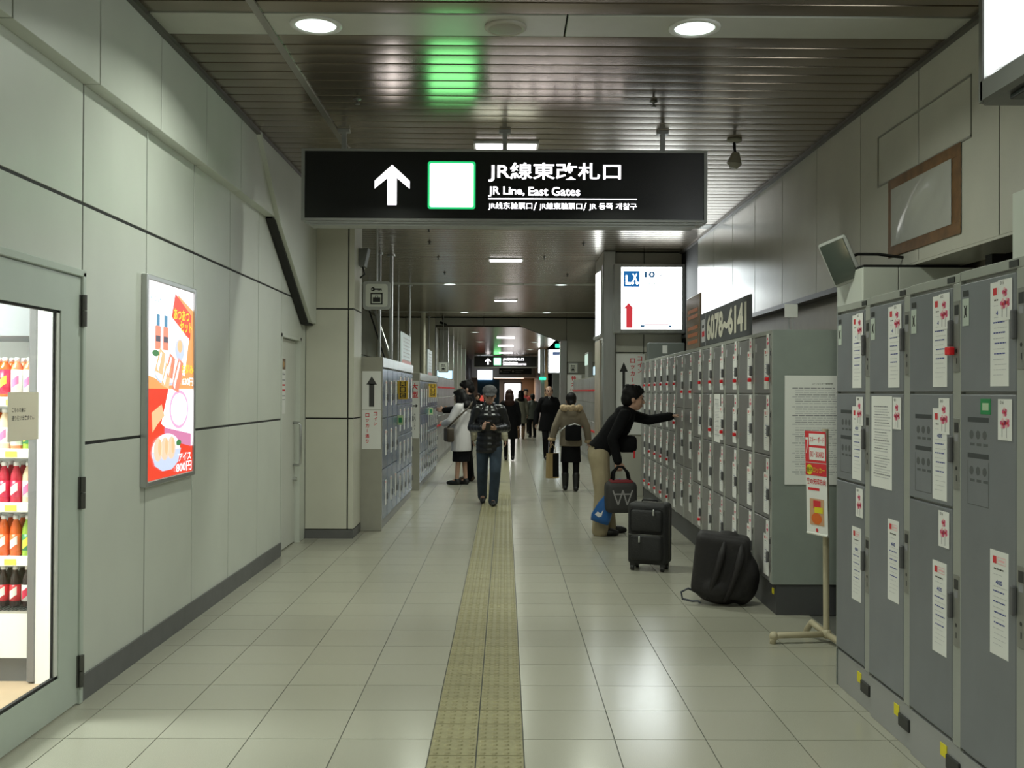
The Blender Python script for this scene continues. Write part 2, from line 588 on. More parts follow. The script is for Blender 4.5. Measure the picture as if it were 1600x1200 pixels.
# paper on the glass, facing the corridor (+X): built in the XZ plane and turned
nt_ = MB()
nt_.box(0, 0.275, 0, 0.001, 0, 0.208, sheer_paper('notice_paper_grey', (0.62, 0.59, 0.52)))
M_ink = mat('ink_black', (0.02, 0.02, 0.02), 0.7)
nt_.text('\u3053\u3061\u3089\u306e\u6249\u306f', 0.035, 0.132, 0.021, -0.0006, M_ink, ax='L', w=0.12, off=0.015)
nt_.text('\u901a\u308a\u629c\u3051\u51fa\u6765\u307e\u305b\u3093', 0.033, 0.098, 0.021, -0.0006, M_ink, ax='L', w=0.20, off=0.015)
tag(obj('paper_notice', nt_, None, (XL - 0.003, 4.185, 1.30), (0, 0, R(90))), 'grey paper notice with two lines of Japanese text taped on the glass shop door', 'notice')

# ---- service door
SD = MB()
SD.box(XL - 0.09, XL + 0.004, 9.25, 9.285, 0, 2.05, M_wall)
SD.box(XL - 0.09, XL + 0.004, 10.095, 10.15, 0, 2.05, M_wall)
SD.box(XL - 0.09, XL + 0.004, 9.25, 10.15, 2.02, 2.05, M_wall)
DOOR2 = struct('door_2', SD)
obj('door_leaf', MB().bbox(XL - 0.075, XL - 0.045, 9.29, 10.09, 0.01, 2.015, mat('service_door_white', (0.62, 0.63, 0.58), 0.42), 0.003), DOOR2)
hd = MB()
hd.tube([(XL - 0.045, 9.995, 1.20), (XL + 0.01, 9.995, 1.20), (XL + 0.03, 9.995, 1.18), (XL + 0.03, 9.995, 0.80), (XL + 0.01, 9.995, 0.78), (XL - 0.045, 9.995, 0.78)], 0.013, M_steel)
obj('pull_handle', hd, DOOR2)
obj('lock_knob', MB().cyl((XL - 0.05, 10.0, 0.64), (XL - 0.005, 10.0, 0.64), 0.022, M_steel), DOOR2)
M_red = mat('print_red', (0.65, 0.03, 0.04), 0.6)
M_gray = mat('print_grey', (0.3, 0.3, 0.32), 0.7)
ps = MB()
ps.box(0, 0.2, 0, 0.001, 0, 0.53, M_paper)
ps.quad(0.005, 0.195, 0.42, 0.525, -0.0006, mat('print_brown', (0.17, 0.10, 0.06), 0.6))
ps.disc(0.12, 0.47, 0.03, -0.0009, mat('print_tan', (0.5, 0.3, 0.12), 0.6))
for z, mm, hh in ((0.37, M_gray, 0.02), (0.315, M_gray, 0.018), (0.265, M_red, 0.028), (0.215, M_red, 0.03), (0.165, M_gray, 0.018), (0.13, M_gray, 0.012)):
    ps.quad(0.02, 0.18, z, z + hh * 0.55, -0.0006, mm)
ps.text('お知らせ', 0.1, 0.385, 0.02, -0.0006, M_gray)
tag(obj('door_notice', ps, None, (XL - 0.043, 9.43, 1.30), (0, 0, R(90))), 'tall paper notice with a brown picture on the white service door', 'notice')

# ---- pillar beyond the service door
PX0, PX1, PYA, PYB = -2.06, -1.565, 10.36, 10.90
PIL = struct('wall_pillar', bx(PX0, PX1 - 0.012, PYA + 0.012, PYB, 0, CZ + 0.02, M_joint))
zz = [0.09, 1.236, 2.366, CZ]
M_wall2 = mat('pillar_panel_cream', (0.62, 0.61, 0.52), 0.36, noise=0.03, nscale=3, bump=0.05, bscale=250)
for i in range(3):
    obj('panel', MB().bbox(PX0, -1.632, PYA, PYA + 0.014, zz[i] + 0.008, zz[i + 1] - 0.008, M_wall2, 0.002), PIL)
    obj('panel', MB().bbox(-1.618, PX1, PYA, PYA + 0.014, zz[i] + 0.008, zz[i + 1] - 0.008, M_wall2, 0.002), PIL)
    obj('panel', MB().bbox(PX1 - 0.014, PX1, PYA + 0.016, PYB, zz[i] + 0.008, zz[i + 1] - 0.008, M_wall2, 0.002), PIL)
obj('skirting', bx(PX0, PX1 + 0.002, PYA - 0.004, PYB, 0, 0.088, M_skirt), PIL)

# ---- left alcove behind the lockers
AX = -3.6
al = MB()
al.box(AX - 0.1, AX - 0.012, 10.9, 28.1, 0, CZ, M_joint)
al.box(AX, XL - 0.01, 10.9, 11.0, 0, CZ, M_wall)
WA = struct('wall_alcove', al)
for y in range(11, 28, 2):
    for (za, zb) in ((0, 1.25), (1.26, 2.42), (2.44, CZ)):
        obj('panel', MB().bbox(AX - 0.014, AX, y + 0.003, y + 1.994, za, zb, M_wall, 0.002), WA)
fw = MB()
fw.box(AX - 0.1, -1.97, 28.02, 28.3, 0, CZ, M_joint)
WF = struct('wall_far_left', fw)
M_cream = mat('far_wall_cream', (0.66, 0.64, 0.52), 0.4)
for i in range(4):
    x0 = AX + 0.41 * i
    for za, zb in ((0, 1.9), (1.92, CZ)):
        obj('panel', MB().bbox(x0, x0 + 0.395, 28.0, 28.03, za, zb - 0.01, M_cream, 0.003), WF)

# ---- right wall: upper panels over a recess
rw = MB()
rw.box(XR + 0.004, XR + 0.3, Y0, 14.8, 2.36, CZ, M_joint)
rw.box(3.0, 3.1, Y0, 6.8, 0, 2.4, mat('recess_brown', (0.30, 0.265, 0.22), 0.45, noise=0.05))
rw.box(2.68, 2.78, 6.8, 14.8, 0, 2.36, MATS['recess_brown'])
WR = struct('wall_right', rw)
ys = [5.23 + 1.03 * k for k in range(-9, 9)]
for i in range(len(ys) - 1):
    a, b = ys[i], min(ys[i + 1], 14.7)
    if a < 14.6:
        obj('panel', MB().bbox(XR, XR + 0.014, a + 0.006, b - 0.006, 2.35, CZ - 0.01, M_wallr, 0.002), WR)
struct('trim_4', bx(XR - 0.006, XR + 0.32, 6.85, 14.7, 2.31, 2.352, mat('trim_dark_grey', (0.06, 0.06, 0.06), 0.4)))
struct('trim_5', bx(XR + 0.002, XR + 0.32, Y0, 6.75, 2.335, 2.352, M_wallr))
struct('trim_6', bx(XR - 0.325, XR + 0.28, 6.305, 6.84, 2.318, 2.332, M_black))
PIER = struct('wall_pier', bx(2.262, 2.95, 6.315, 6.79, 0, 2.32, M_joint))
obj('panel', MB().bbox(2.25, 2.47, 6.30, 6.32, 0, 2.315, M_wall, 0.002), PIER)
obj('panel', MB().bbox(2.475, 2.95, 6.30, 6.32, 0, 2.315, M_wall, 0.002), PIER)
obj('panel', MB().bbox(2.25, 2.265, 6.323, 6.80, 0, 2.315, M_wall, 0.002), PIER)
PIER2 = struct('wall_pier_near', bx(2.135, 2.57, 2.9, 4.17, 0, 2.33, M_joint))
obj('panel', MB().bbox(2.12, 2.137, 2.9, 4.185, 0, 2.36, M_wall, 0.002), PIER2)
obj('panel', MB().bbox(2.125, 2.57, 4.17, 4.185, 0, 2.36, M_wall, 0.002), PIER2)
for y in (4.6, 5.15, 5.3, 5.8):
    obj('recess_post', bx(2.82, 2.98, y, y + 0.08, 0, 2.36, M_black), WR)
# return wall at the end of the right wall, behind the second locker bank
rt = MB()
rt.box(1.60, 3.1, 14.72, 15.0, 0, CZ, M_joint)
WT = struct('wall_return', rt)
for x0, x1 in ((1.60, 2.02), (2.03, 2.58)):
    for za, zb in ((0, 2.1), (2.11, CZ - 0.01)):
        obj('panel', MB().bbox(x0, x1, 14.7, 14.73, za, zb, M_wallr, 0.003), WT)
# wall behind the camera
struct('wall_back', bx(-4.2, 3.2, Y0 - 0.1, Y0, 0, CZ + 0.1, M_wall))
# ---- right side beyond: set-back wall behind further lockers
rb = MB()
rb.box(2.7, 2.8, 15.0, 45, 0, CZ, M_joint)
WB = struct('wall_right_far', rb)
for k in range(12):
    obj('panel', MB().bbox(2.685, 2.70, 15.0 + 1.1 * k, 16.09 + 1.1 * k, 0, CZ - 0.01, M_wallr, 0.003), WB)

# ---- header at Y=28 and the lower hall beyond it
hb = MB()
hb.prism([(-1.97, 3.38), (0.36, 3.38), (1.52, 2.93), (1.70, 2.93), (1.70, 0), (2.7, 0), (2.7, CZ + 0.02), (-1.97, CZ + 0.02)], 28.02, 28.3, M_joint)
HD = struct('wall_header', hb)
M_hp = mat('header_panel_grey', (0.42, 0.42, 0.37), 0.4)
for x0, x1 in ((-1.97, -0.62), (-0.61, 0.355)):
    obj('panel', MB().bbox(x0, x1, 28.0, 28.03, 3.37, CZ - 0.01, M_hp, 0.003), HD)
obj('panel', MB().prism([(0.365, 3.38), (1.52, 2.93), (1.685, 2.93), (1.685, CZ - 0.01), (0.365, CZ - 0.01)], 28.0, 28.03, M_hp), HD)
for za, zb in ((0, 2.02), (2.03, 2.35), (2.36, CZ - 0.01)):
    obj('panel', MB().bbox(1.70, 2.68, 28.0, 28.03, za, zb, M_hp if za != 2.03 else mat('band_grey', (0.2, 0.2, 0.17), 0.5), 0.003), HD)
fc = MB()
fc.box(-2.3, 1.75, 28.3, 58, 3.36, 3.5, M_void)
CE2 = struct('ceiling_far', fc)
slat2 = MB().box(-2.3, 1.75, 0.006, 0.484, 3.34, 3.362, M_slat).mesh('slat')
for i in range(60):
    obj('slat', slat2, CE2, (0, 28.3 + 0.49 * i, 0))
l2 = MB()
l2.box(-2.1, -2.0, 28.3, 60, 0, 3.5, M_joint)
W2 = struct('wall_left_far', l2)
for i in range(10):
    obj('panel', MB().bbox(-2.0, -1.985, 28.32 + 2.2 * i, 30.5 + 2.2 * i, 0, 3.34, M_cream, 0.003), W2)
# steel posts along the left of the far hall
for i, y in enumerate((30, 33, 36, 39, 43)):
    PST = struct('trim_%d' % (10 + i), bx(-1.98, -1.72, y, y + 0.3, 0, 3.34, M_steel))

# ================================================================== CEILING FITTINGS
G_round = glow('downlight_glow', (0.86, 1.0, 0.93), 3.2)
G_rect = glow('tube_lamp_glow', (1.0, 0.97, 1.0), 5.0)
M_ring = mat('lamp_ring', (0.6, 0.6, 0.56), 0.4)
WARM = (0.93, 1.0, 0.86)

def downlight(x, y, label, z=CZ, power=ROUND_POWER, r=0.115, suffix=''):
    t = thing('downlight' + suffix, label, 'light', (x, y, z), group='round ceiling downlights')
    rg = MB()
    rg.lathe([(r + 0.03, 0.0), (r + 0.03, -0.012), (r, -0.014), (r, 0.0)], M_ring, 28)
    obj('ring', rg, t)
    lens = MB().lathe([(r, -0.001), (r * 0.97, -0.008), (r * 0.6, -0.012), (0.001, -0.013)], G_round, 28)
    obj('lens', lens, t)
    area_lamp('downlight_lamp' + suffix, t, (0, 0, -0.03), r * 1.8, power, WARM, spread=R(150))
    return t
bandname = {-1: 'in the ceiling band behind the photographer', 0: 'in the pale ceiling band before the hanging sign',
            1: 'in the first ceiling band past the hanging sign', 2: 'in the second ceiling band past the hanging sign',
            3: 'in the third ceiling band past the hanging sign'}
for kb in range(-1, 4):
    for s in (-1, 1):
        downlight(1.065 * s - 0.01, BAND0 + PITCH * kb, 'round white downlight ' + bandname[kb] + (', service door side' if s < 0 else ', number board side'), suffix='_offscreen' if kb < 0 else '')

def tube_lamp(y, label, z=CZ, w=0.5, power=RECT_POWER, suffix=''):
    t = thing('ceiling_lamp' + suffix, label, 'light', (-0.005, y, z), group='rectangular ceiling lamps')
    fr = MB()
    for a, b, c, d in ((-w / 2 - 0.02, w / 2 + 0.02, -0.13, -0.11), (-w / 2 - 0.02, w / 2 + 0.02, 0.11, 0.13),
                       (-w / 2 - 0.02, -w / 2, -0.11, 0.11), (w / 2, w / 2 + 0.02, -0.11, 0.11)):
        fr.box(a, b, c, d, -0.02, 0.0, M_ring)
    obj('frame', fr, t)
    obj('diffuser', MB().bbox(-w / 2, w / 2, -0.11, 0.11, -0.032, -0.002, G_rect, 0.008), t)
    area_lamp('ceiling_lamp_tube' + suffix, t, (0, 0, -0.045), w, power, WARM, 'RECTANGLE', 0.2, spread=R(160))
tube_lamp(1.55, 'bright rectangular ceiling lamp before the speaker grille, above the photographer', suffix='_offscreen')
tube_lamp(8.36, 'bright rectangular ceiling lamp just past the hanging sign')
tube_lamp(15.6, 'bright rectangular ceiling lamp level with the haircut light box')
tube_lamp(22.5, 'bright rectangular ceiling lamp before the header')

# round speaker in the first band
M_spk = mat('speaker_beige', (0.40, 0.38, 0.32), 0.5)
def ceil_speaker(y, label):
    sp = thing('ceiling_speaker', label, 'speaker', (-0.01, y, CZ), group='round ceiling speakers')
    obj('rim', MB().lathe([(0.118, 0.0), (0.118, -0.014), (0.104, -0.022), (0.098, -0.018)], M_spk, 28), sp)
    obj('grille', MB().lathe([(0.1, -0.012), (0.09, -0.02), (0.05, -0.024), (0.001, -0.025)], mat('speaker_grille', (0.3, 0.285, 0.24), 0.6), 24), sp)
ceil_speaker(BAND0 + 0.01, 'round beige speaker in the ceiling band between two downlights')
ceil_speaker(BAND0 + PITCH, 'round beige ceiling speaker past the hanging sign')
# sprinkler heads
def sprinkler(x, y, label):
    sp = MB()
    sp.lathe([(0.028, 0.0), (0.028, -0.006), (0.01, -0.01), (0.009, -0.03), (0.02, -0.034), (0.02, -0.038), (0.001, -0.04)], M_hinge, 10, (0, 0, 0))
    tag(obj('sprinkler_head', sp, None, (x, y, CZ)), label, 'sprinkler', 'small sprinkler heads in the ceiling')
for (px, py) in ((1020, 156), (556, 155), (669, 358), (670, 378), (684, 402), (694, 426), (850, 401), (886, 428), (911, 379)):
    yy = 2.06 * 1568 / (612 - py)
    sprinkler((px - 790) / 1568 * yy, yy, 'small dark sprinkler head on the slatted ceiling')
# drooping detector on a stalk
dt = thing('ceiling_sensor', 'pale cone shaped sensor drooping from the slats by the right wall', 'sensor', (1.85, 8.13, CZ))
obj('base_plate', MB().lathe([(0.06, 0.0), (0.06, -0.018), (0.045, -0.025), (0.001, -0.026)], M_spk, 16), dt)
obj('stalk', MB().tube([(0, 0, -0.02), (0.002, 0, -0.08), (0.012, 0, -0.12)], 0.012, M_black), dt)
obj('cone', MB().cyl((0.012, 0, -0.11), (0.0, 0, -0.2), 0.03, M_spk, r1=0.062, seg=14).cyl((0, 0, -0.2), (-0.01, 0, -0.235), 0.055, M_spk, r1=0.03, seg=14), dt)

# ================================================================== HANGING SIGN
G_sign = glow('sign_white_glow', (1.0, 0.97, 1.0), 6.0)
G_green = glow('sign_green_edge', (0.02, 0.75, 0.22), 1.1)
def square_glow():
    """lit square: white-hot middle, green rim light"""
    m = glow('sign_square_glow', (0.26, 1.0, 0.36), 6.5)
    return m
M_face = mat('sign_black_face', (0.006, 0.007, 0.008), 0.25)
M_frame = mat('sign_frame_grey', (0.36, 0.37, 0.36), 0.4, metal=0.5)
ARW = [(-0.5, 0.34), (0, 1.0), (0.5, 0.34), (0.5, 0.02), (0.13, 0.42), (0.13, -1.0), (-0.13, -1.0), (-0.13, 0.42), (-0.5, 0.02)]
def hanging_sign(loc, label, texts=True, hang=3.58):
    t = thing('hanging_sign', label, 'sign', loc, group='lit black direction signs')
    W, H = 1.583, 0.262
    fr = MB()
    fr.box(-W, W, -0.09, 0.09, H, H + 0.018, M_frame)
    fr.box(-W, W, -0.09, 0.09, -H - 0.018, -H, M_frame)
    fr.box(-W, -W + 0.026, -0.09, 0.09, -H, H, M_frame)
    fr.box(W - 0.026, W, -0.09, 0.09, -H, H, M_frame)
    fr.box(-W + 0.03, W - 0.03, -0.07, 0.1, -H - 0.035, -H - 0.018, M_frame)
    fr.box(-W + 0.06, W - 0.09, -0.05, 0.11, -H - 0.05, -H - 0.035, M_frame)
    obj('frame', fr, t)
    obj('face', bx(-W + 0.026, W - 0.026, -0.08, 0.08, -H, H, M_face), t)
    y = -0.0815
    sx = 7.9 / 1568
    def X(px): return (px - 787) * sx
    def Z(py): return (292 - py) * sx
    k = 31 * sx
    a = MB().flat([(X(613) + p[0] * 54 * sx, Z(292) + p[1] * k) for p in
                   [(-0.5, 0.02), (-0.5, 0.28), (0, 1.0), (0.5, 0.28), (0.5, 0.02), (0.125, 0.5), (0.125, -1.0), (-0.125, -1.0), (-0.125, 0.5)]][::-1], y, G_sign)
    # split the concave arrow into safe pieces
    a = MB()
    cx, cz, hw = X(613), Z(292), 27 * sx
    a.flat([(cx - 0.26 * hw, cz - k), (cx + 0.26 * hw, cz - k), (cx + 0.26 * hw, cz + 0.7 * k), (cx - 0.26 * hw, cz + 0.7 * k)], y, G_sign)
    a.flat([(cx, cz + k), (cx - hw, cz + 0.2 * k), (cx - hw, cz - 0.18 * k), (cx, cz + 0.55 * k)], y, G_sign)
    a.flat([(cx, cz + k), (cx, cz + 0.55 * k), (cx + hw, cz - 0.18 * k), (cx + hw, cz + 0.2 * k)], y, G_sign)
    obj('arrow', a, t)
    def rrect(x0, x1, z0, z1, r, n=5):
        p = []
        for (qx, qz, a0) in ((x1 - r, z1 - r, 0), (x0 + r, z1 - r, 90), (x0 + r, z0 + r, 180), (x1 - r, z0 + r, 270)):
            for i in range(n + 1):
                an = R(a0 + 90 * i / n)
                p.append((qx + r * math.cos(an), qz + r * math.sin(an)))
        return p
    sq = MB()
    sq.flat(rrect(X(668), X(742), Z(329), Z(255), 0.02), y, G_green)
    sq.flat(rrect(X(671), X(739), Z(326), Z(258), 0.015), y - 0.001, square_glow())
    obj('lit_square', sq, t)
    if texts:
        obj('lettering', MB().text('JR\u7dda\u6771\u6539\u672d\u53e3', X(762), Z(271), 30 * sx, y, G_sign, w=205 * sx, ax='L', off=0.012), t)
        obj('lettering', MB().text('JR Line,', X(762), Z(301.5), 16 * sx, y, G_sign, w=56 * sx, ax='L', off=0.016), t)
        obj('lettering', MB().text('East Gates', X(824), Z(300.5), 13.5 * sx, y, G_sign, w=80 * sx, ax='L', off=0.016), t)
        obj('rule', MB().quad(X(762), X(992), Z(313), Z(311.5), y, G_sign), t)
        for s_, xa, xb in (('JR\u7ebf\u4e1c\u9a8c\u7968\u53e3', 762, 830), ('/', 832, 837), ('JR\u7dda\u6771\u9a57\u7968\u53e3', 841, 907), ('/', 909, 914), ('JR \ub3d9\ucabd \uac1c\ucc30\uad6c', 918, 992)):
            obj('lettering', MB().text(s_, X(xa), Z(324), 11.5 * sx, y, G_sign, w=(xb - xa) * sx, ax='L', off=0.004), t)
    top = hang - loc[2]
    for hx in (-1.265, 0.0, 1.245):
        hm = MB()
        hm.box(hx - 0.018, hx + 0.018, -0.018, 0.018, H + 0.015, top, M_frame)
        hm.box(hx - 0.045, hx + 0.045, -0.03, 0.03, top - 0.025, top, M_frame)
        obj('hanger', hm, t)
    return t
hanging_sign((-0.015, 7.9, 3.128), 'long black hanging sign reading JR Line East Gates with white arrow and green square')

# ================================================================== LEFT: POSTER LIGHT BOX
def colglow(name, c, s=1.35):
    return glow('poster_' + name, c, s)
pb = thing('poster_light_box', 'tall lit food poster in grey frame on the left wall', 'poster', (XL, 5.69, 0.966), R(90))
PW, PH = 0.90, 1.215
fr = MB()
for a, b, c, d in ((0, 0.03, 0, PH), (PW - 0.03, PW, 0, PH), (0.03, PW - 0.03, 0, 0.03), (0.03, PW - 0.03, PH - 0.03, PH)):
    fr.bbox(a, b, -0.036, 0.0, c, d, M_alu, 0.004)
obj('frame', fr, pb)
pf = MB()
W_ = colglow('white', (1.0, 0.96, 1.0), 2.4); OR = colglow('orange', (1.0, 0.42, 0.13)); RD = colglow('red', (0.9, 0.055, 0.02)); YL = colglow('yellow', (1, 0.85, 0.03))
PK = colglow('pink', (0.95, 0.5, 0.75)); BL = colglow('blue', (0.1, 0.45, 0.75), 0.8); BR = colglow('bread', (0.95, 0.62, 0.32)); GN = colglow('green', (0.1, 0.4, 0.12), 0.8)
LB = colglow('bowl', (0.65, 0.75, 0.95)); PE = colglow('peach', (1, 0.72, 0.5)); MV = colglow('mauve', (0.75, 0.25, 0.45)); DG = colglow('dark', (0.25, 0.22, 0.3), 0.5)
SAL = colglow('salmon', (0.95, 0.3, 0.18))
x0, x1, z0, z1 = 0.03, PW - 0.03, 0.03, PH - 0.03
y = -0.022
pf.quad(x0, x1, z0, z1, y, W_)
def U(u): return x0 + (x1 - x0) * u
def V(v): return z1 - (z1 - z0) * v
def poly(pts, m, k=1):
    pf.flat([(U(a), V(b)) for a, b in pts], y - 0.0008 * k, m)
poly([(0.62, 0.03), (1, 0.10), (1, 0.54), (0, 0.54), (0, 0.47), (0.30, 0.50), (0.55, 0.40), (0.88, 0.20)], OR, 1)
poly([(0.58, 0.03), (0.96, 0.13), (0.93, 0.27), (0.50, 0.16)], RD, 2)
poly([(0.55, 0.20), (0.90, 0.26), (0.80, 0.47), (0.45, 0.40)], W_, 3)
poly([(0, 0.54), (0.45, 0.54), (0.30, 0.72), (0.55, 0.78), (1, 0.86), (1, 1), (0, 1)], RD, 1)
poly([(0.45, 0.54), (1, 0.54), (1, 0.83), (0.4, 0.74)], W_, 2)
pf.disc(U(0.68), V(0.65), 0.18, y - 0.0024, PK, 24, 0.12)
pf.disc(U(0.68), V(0.65), 0.155, y - 0.0032, W_, 24, 0.10)
poly([(0.36, 0.74), (0.96, 0.79), (0.96, 0.86), (0.36, 0.80)], MV, 4)
poly([(0.10, 0.66), (0.30, 0.62), (0.36, 0.68), (0.22, 0.72), (0.12, 0.76)], BR, 3)
for uu in (0.16, 0.32):
    poly([(uu, 0.22), (uu + 0.11, 0.22), (uu + 0.11, 0.34), (uu, 0.34)], SAL, 3)
    poly([(uu + 0.02, 0.16), (uu + 0.09, 0.16), (uu + 0.09, 0.22), (uu + 0.02, 0.22)], BL, 3)
    poly([(uu + 0.01, 0.27), (uu + 0.10, 0.27), (uu + 0.10, 0.30), (uu + 0.01, 0.30)], DG, 4)
pf.disc(U(0.45), V(0.45), 0.26, y - 0.0024, LB, 24, 0.085)
pf.disc(U(0.45), V(0.445), 0.245, y - 0.0032, W_, 24, 0.075)
for a, b, c in ((0.15, 0.33, 0.1), (0.36, 0.35, 0.12), (0.55, 0.37, 0.14), (0.28, 0.40, 0.12), (0.5, 0.42, 0.1)):
    poly([(a, b + 0.12), (a + 0.10, b), (a + 0.22, b + 0.03), (a + 0.16, b + 0.14)], BR if a < 0.3 else SAL, 5)
    poly([(a + 0.04, b + 0.10), (a + 0.12, b + 0.02), (a + 0.14, b + 0.03), (a + 0.07, b + 0.12)], W_, 6)
pf.disc(U(0.16), V(0.36), 0.06, y - 0.0056, GN, 10, 0.02)
pf.disc(U(0.68), V(0.33), 0.09, y - 0.004, LB, 16, 0.07)
pf.disc(U(0.68), V(0.31), 0.05, y - 0.005, BR, 16, 0.04)
pf.disc(U(0.40), V(0.86), 0.25, y - 0.004, W_, 24, 0.10)
poly([(0.10, 0.86), (0.72, 0.86), (0.66, 0.93), (0.52, 0.965), (0.32, 0.965), (0.16, 0.93)], LB, 6)
for a in (0.22, 0.36, 0.50):
    pf.disc(U(a), V(0.85), 0.075, y - 0.0064, PE, 14, 0.07)
    pf.disc(U(a + 0.03), V(0.84), 0.03, y - 0.0072, BR, 10, 0.05)
pf.disc(U(0.66), V(0.83), 0.05, y - 0.0064, GN, 10, 0.02)
obj('lit_face', pf, pb)
lt = MB()
lt.text('KIOSK', U(0.17), V(0.085), 0.028, y - 0.004, BL, w=0.19)
lt.text('あつあつ', U(0.72), V(0.14), 0.07, y - 0.004, YL, w=0.30, off=0.02)
lt.text('セット', U(0.82), V(0.20), 0.07, y - 0.0045, YL, w=0.24, off=0.02)
lt.text('お好み', U(0.86), V(0.43), 0.06, y - 0.0065, YL, w=0.23, off=0.02)
lt.text('630円', U(0.86), V(0.50), 0.05, y - 0.0065, W_, w=0.22, off=0.01)
lt.text('アイス', U(0.80), V(0.91), 0.05, y - 0.0085, W_, w=0.24, off=0.01)
lt.text('800円', U(0.78), V(0.965), 0.06, y - 0.0085, W_, w=0.30, off=0.01)
obj('lettering', lt, pb)

# ================================================================== KIOSK BEHIND THE GLASS DOOR
M_shop = mat('shop_white', (0.85, 0.86, 0.84), 0.5)
M_shopfl = mat('shop_floor_tan', (0.50, 0.36, 0.24), 0.45, noise=0.06)
KX, KYA, KYB, KZ = -4.6, 3.0, 6.6, 2.5
struct('floor_shop', bx(KX, XL - 0.1, KYA, KYB, -0.05, 0.004, M_shopfl))
struct('ceiling_shop', bx(KX, XL - 0.1, KYA, KYB, KZ, KZ + 0.05, M_shop))
struct('wall_shop_left', bx(KX - 0.05, KX, KYA, KYB, 0, KZ, M_shop))
struct('wall_shop_back', bx(KX, XL - 0.1, KYB, KYB + 0.05, 0, KZ, M_shop))
struct('wall_shop_front', bx(KX, XL - 0.1, KYA - 0.05, KYA, 0, KZ, M_shop))
struct('wall_shop_right', MB().box(XL - 0.13, XL - 0.1, KYA, D1A, 0, KZ, M_shop).box(XL - 0.13, XL - 0.1, D1B + 0.01, KYB, 0, KZ, M_shop).box(XL - 0.13, XL - 0.1, D1A, D1B + 0.01, D1Z, KZ, M_shop))
kl = thing('shop_ceiling_lamp_offscreen', 'bright lamp panel on the shop ceiling behind the glass door', 'light', (-3.45, 4.55, KZ))
obj('diffuser', MB().bbox(-0.6, 0.6, -0.3, 0.3, -0.05, 0, glow('shop_lamp_glow', (1, 1, 1), 6.0), 0.01), kl)
area_lamp('shop_lamp_offscreen', kl, (0, 0, -0.07), 1.2, KIOSK_POWER, (1, 1, 0.97), 'RECTANGLE', 0.6)
# white panel of the shop interior to the right of the cooler
struct('wall_shop_panel', bx(-2.4165, XL - 0.13, 5.195, 5.27, 0, KZ, M_shop))
# open cooler
CF = 5.22     # front plane
CXR = -2.475  # right end inside
ck = thing('drinks_cooler', 'white open drinks cooler full of bottles behind the glass door', 'cooler', (-3.25, CF, 0))
cb = MB()
cb.box(-0.85, 0.85, 0.02, 0.75, 0.004, 0.13, mat('cooler_plinth', (0.12, 0.12, 0.12), 0.5))
cb.box(-0.85, 0.85, 0.0, 0.75, 0.13, 0.36, M_shop)
cb.box(-0.85, 0.85, 0.70, 0.75, 0.36, 1.95, M_shop)
cb.box(-0.85, 0.85, 0.05, 0.75, 1.80, 1.98, mat('cooler_hood', (0.30, 0.31, 0.33), 0.4))
obj('cabinet', cb, ck)
for sx_ in (-0.85, 0.790):
    obj('end_panel', MB().bbox(sx_, sx_ + 0.042, -0.03, 0.75, 0.01, 1.98, mat('cooler_end_steel', (0.19, 0.185, 0.19), 0.3, metal=0.3), 0.006), ck)
obj('air_grille', MB().box(-0.79, 0.79, 0.0, 0.1, 0.36, 0.372, M_alu), ck)
gr = MB()
for i in range(80):
    gr.box(-0.79 + 0.02 * i, -0.79 + 0.02 * i + 0.008, 0.005, 0.09, 0.372, 0.376, M_hinge)
o = obj('grille_slots', gr, ck); o['kind'] = 'stuff'
SH = [0.38, 0.645, 0.925, 1.205, 1.475]
M_rail = mat('price_rail', (0.9, 0.9, 0.88), 0.4)
M_ylab = mat('price_card_yellow', (0.9, 0.75, 0.1), 0.6)
for i, z in enumerate(SH):
    if i:
        obj('shelf', MB().box(-0.79, 0.79, 0.05, 0.68, z - 0.02, z, M_rail), ck)
        rl = obj('price_rail', MB().bbox(-0.79, 0.79, 0.02, 0.05, z - 0.045, z + 0.005, M_rail, 0.004), ck)
        for k in range(8):
            obj('price_card', bx(-0.75 + 0.2 * k, -0.69 + 0.2 * k, 0.017, 0.02, z - 0.038, z - 0.008, M_ylab), rl)
M_cap = mat('bottle_cap_white', (0.85, 0.85, 0.85), 0.4)
def bottle_meshes(key, liquid, label_m, accent, cap=M_cap, kind=0):
    if kind == 0:
        prof = [(0.028, 0.0), (0.032, 0.006), (0.032, 0.125), (0.030, 0.145), (0.018, 0.178), (0.013, 0.186), (0.013, 0.194)]
        lab = [(0.0326, 0.03), (0.0326, 0.115)]
    else:
        prof = [(0.030, 0.0), (0.033, 0.006), (0.033, 0.15), (0.026, 0.172), (0.017, 0.182), (0.015, 0.194)]
        lab = [(0.0336, 0.02), (0.0336, 0.148)]
    body = MB().lathe(prof, liquid, 14).mesh('bottle_body')
    cp = MB().lathe([(0.0155, 0.192), (0.0155, 0.209), (0.013, 0.212)], cap, 12).mesh('cap')
    lm = MB().lathe([lab[0], lab[1]], label_m, 14)
    zc = (lab[0][1] + lab[1][1]) / 2
    ac = []
    for i in range(9):
        t = -PI / 2 + (i - 4) * 0.16
        ac.append(t)
    rr = lab[0][0] + 0.0006
    vs = []; fs = []
    for j, (dz) in enumerate((-0.022, 0.022)):
        for t in ac:
            vs.append((rr * math.cos(t), rr * math.sin(t), zc + dz + 0.012 * math.sin((t + PI / 2) * 2.2)))
    for i in range(8):
        fs.append((i, i + 1, 9 + i + 1, 9 + i))
    lm.add(vs, fs, accent, True)
    return body, cp, lm.mesh('label')
L_red = mat('drink_red', (0.55, 0.02, 0.05), 0.15); L_or = mat('drink_orange', (0.75, 0.13, 0.02), 0.15); L_cola = mat('drink_cola', (0.03, 0.008, 0.006), 0.1)
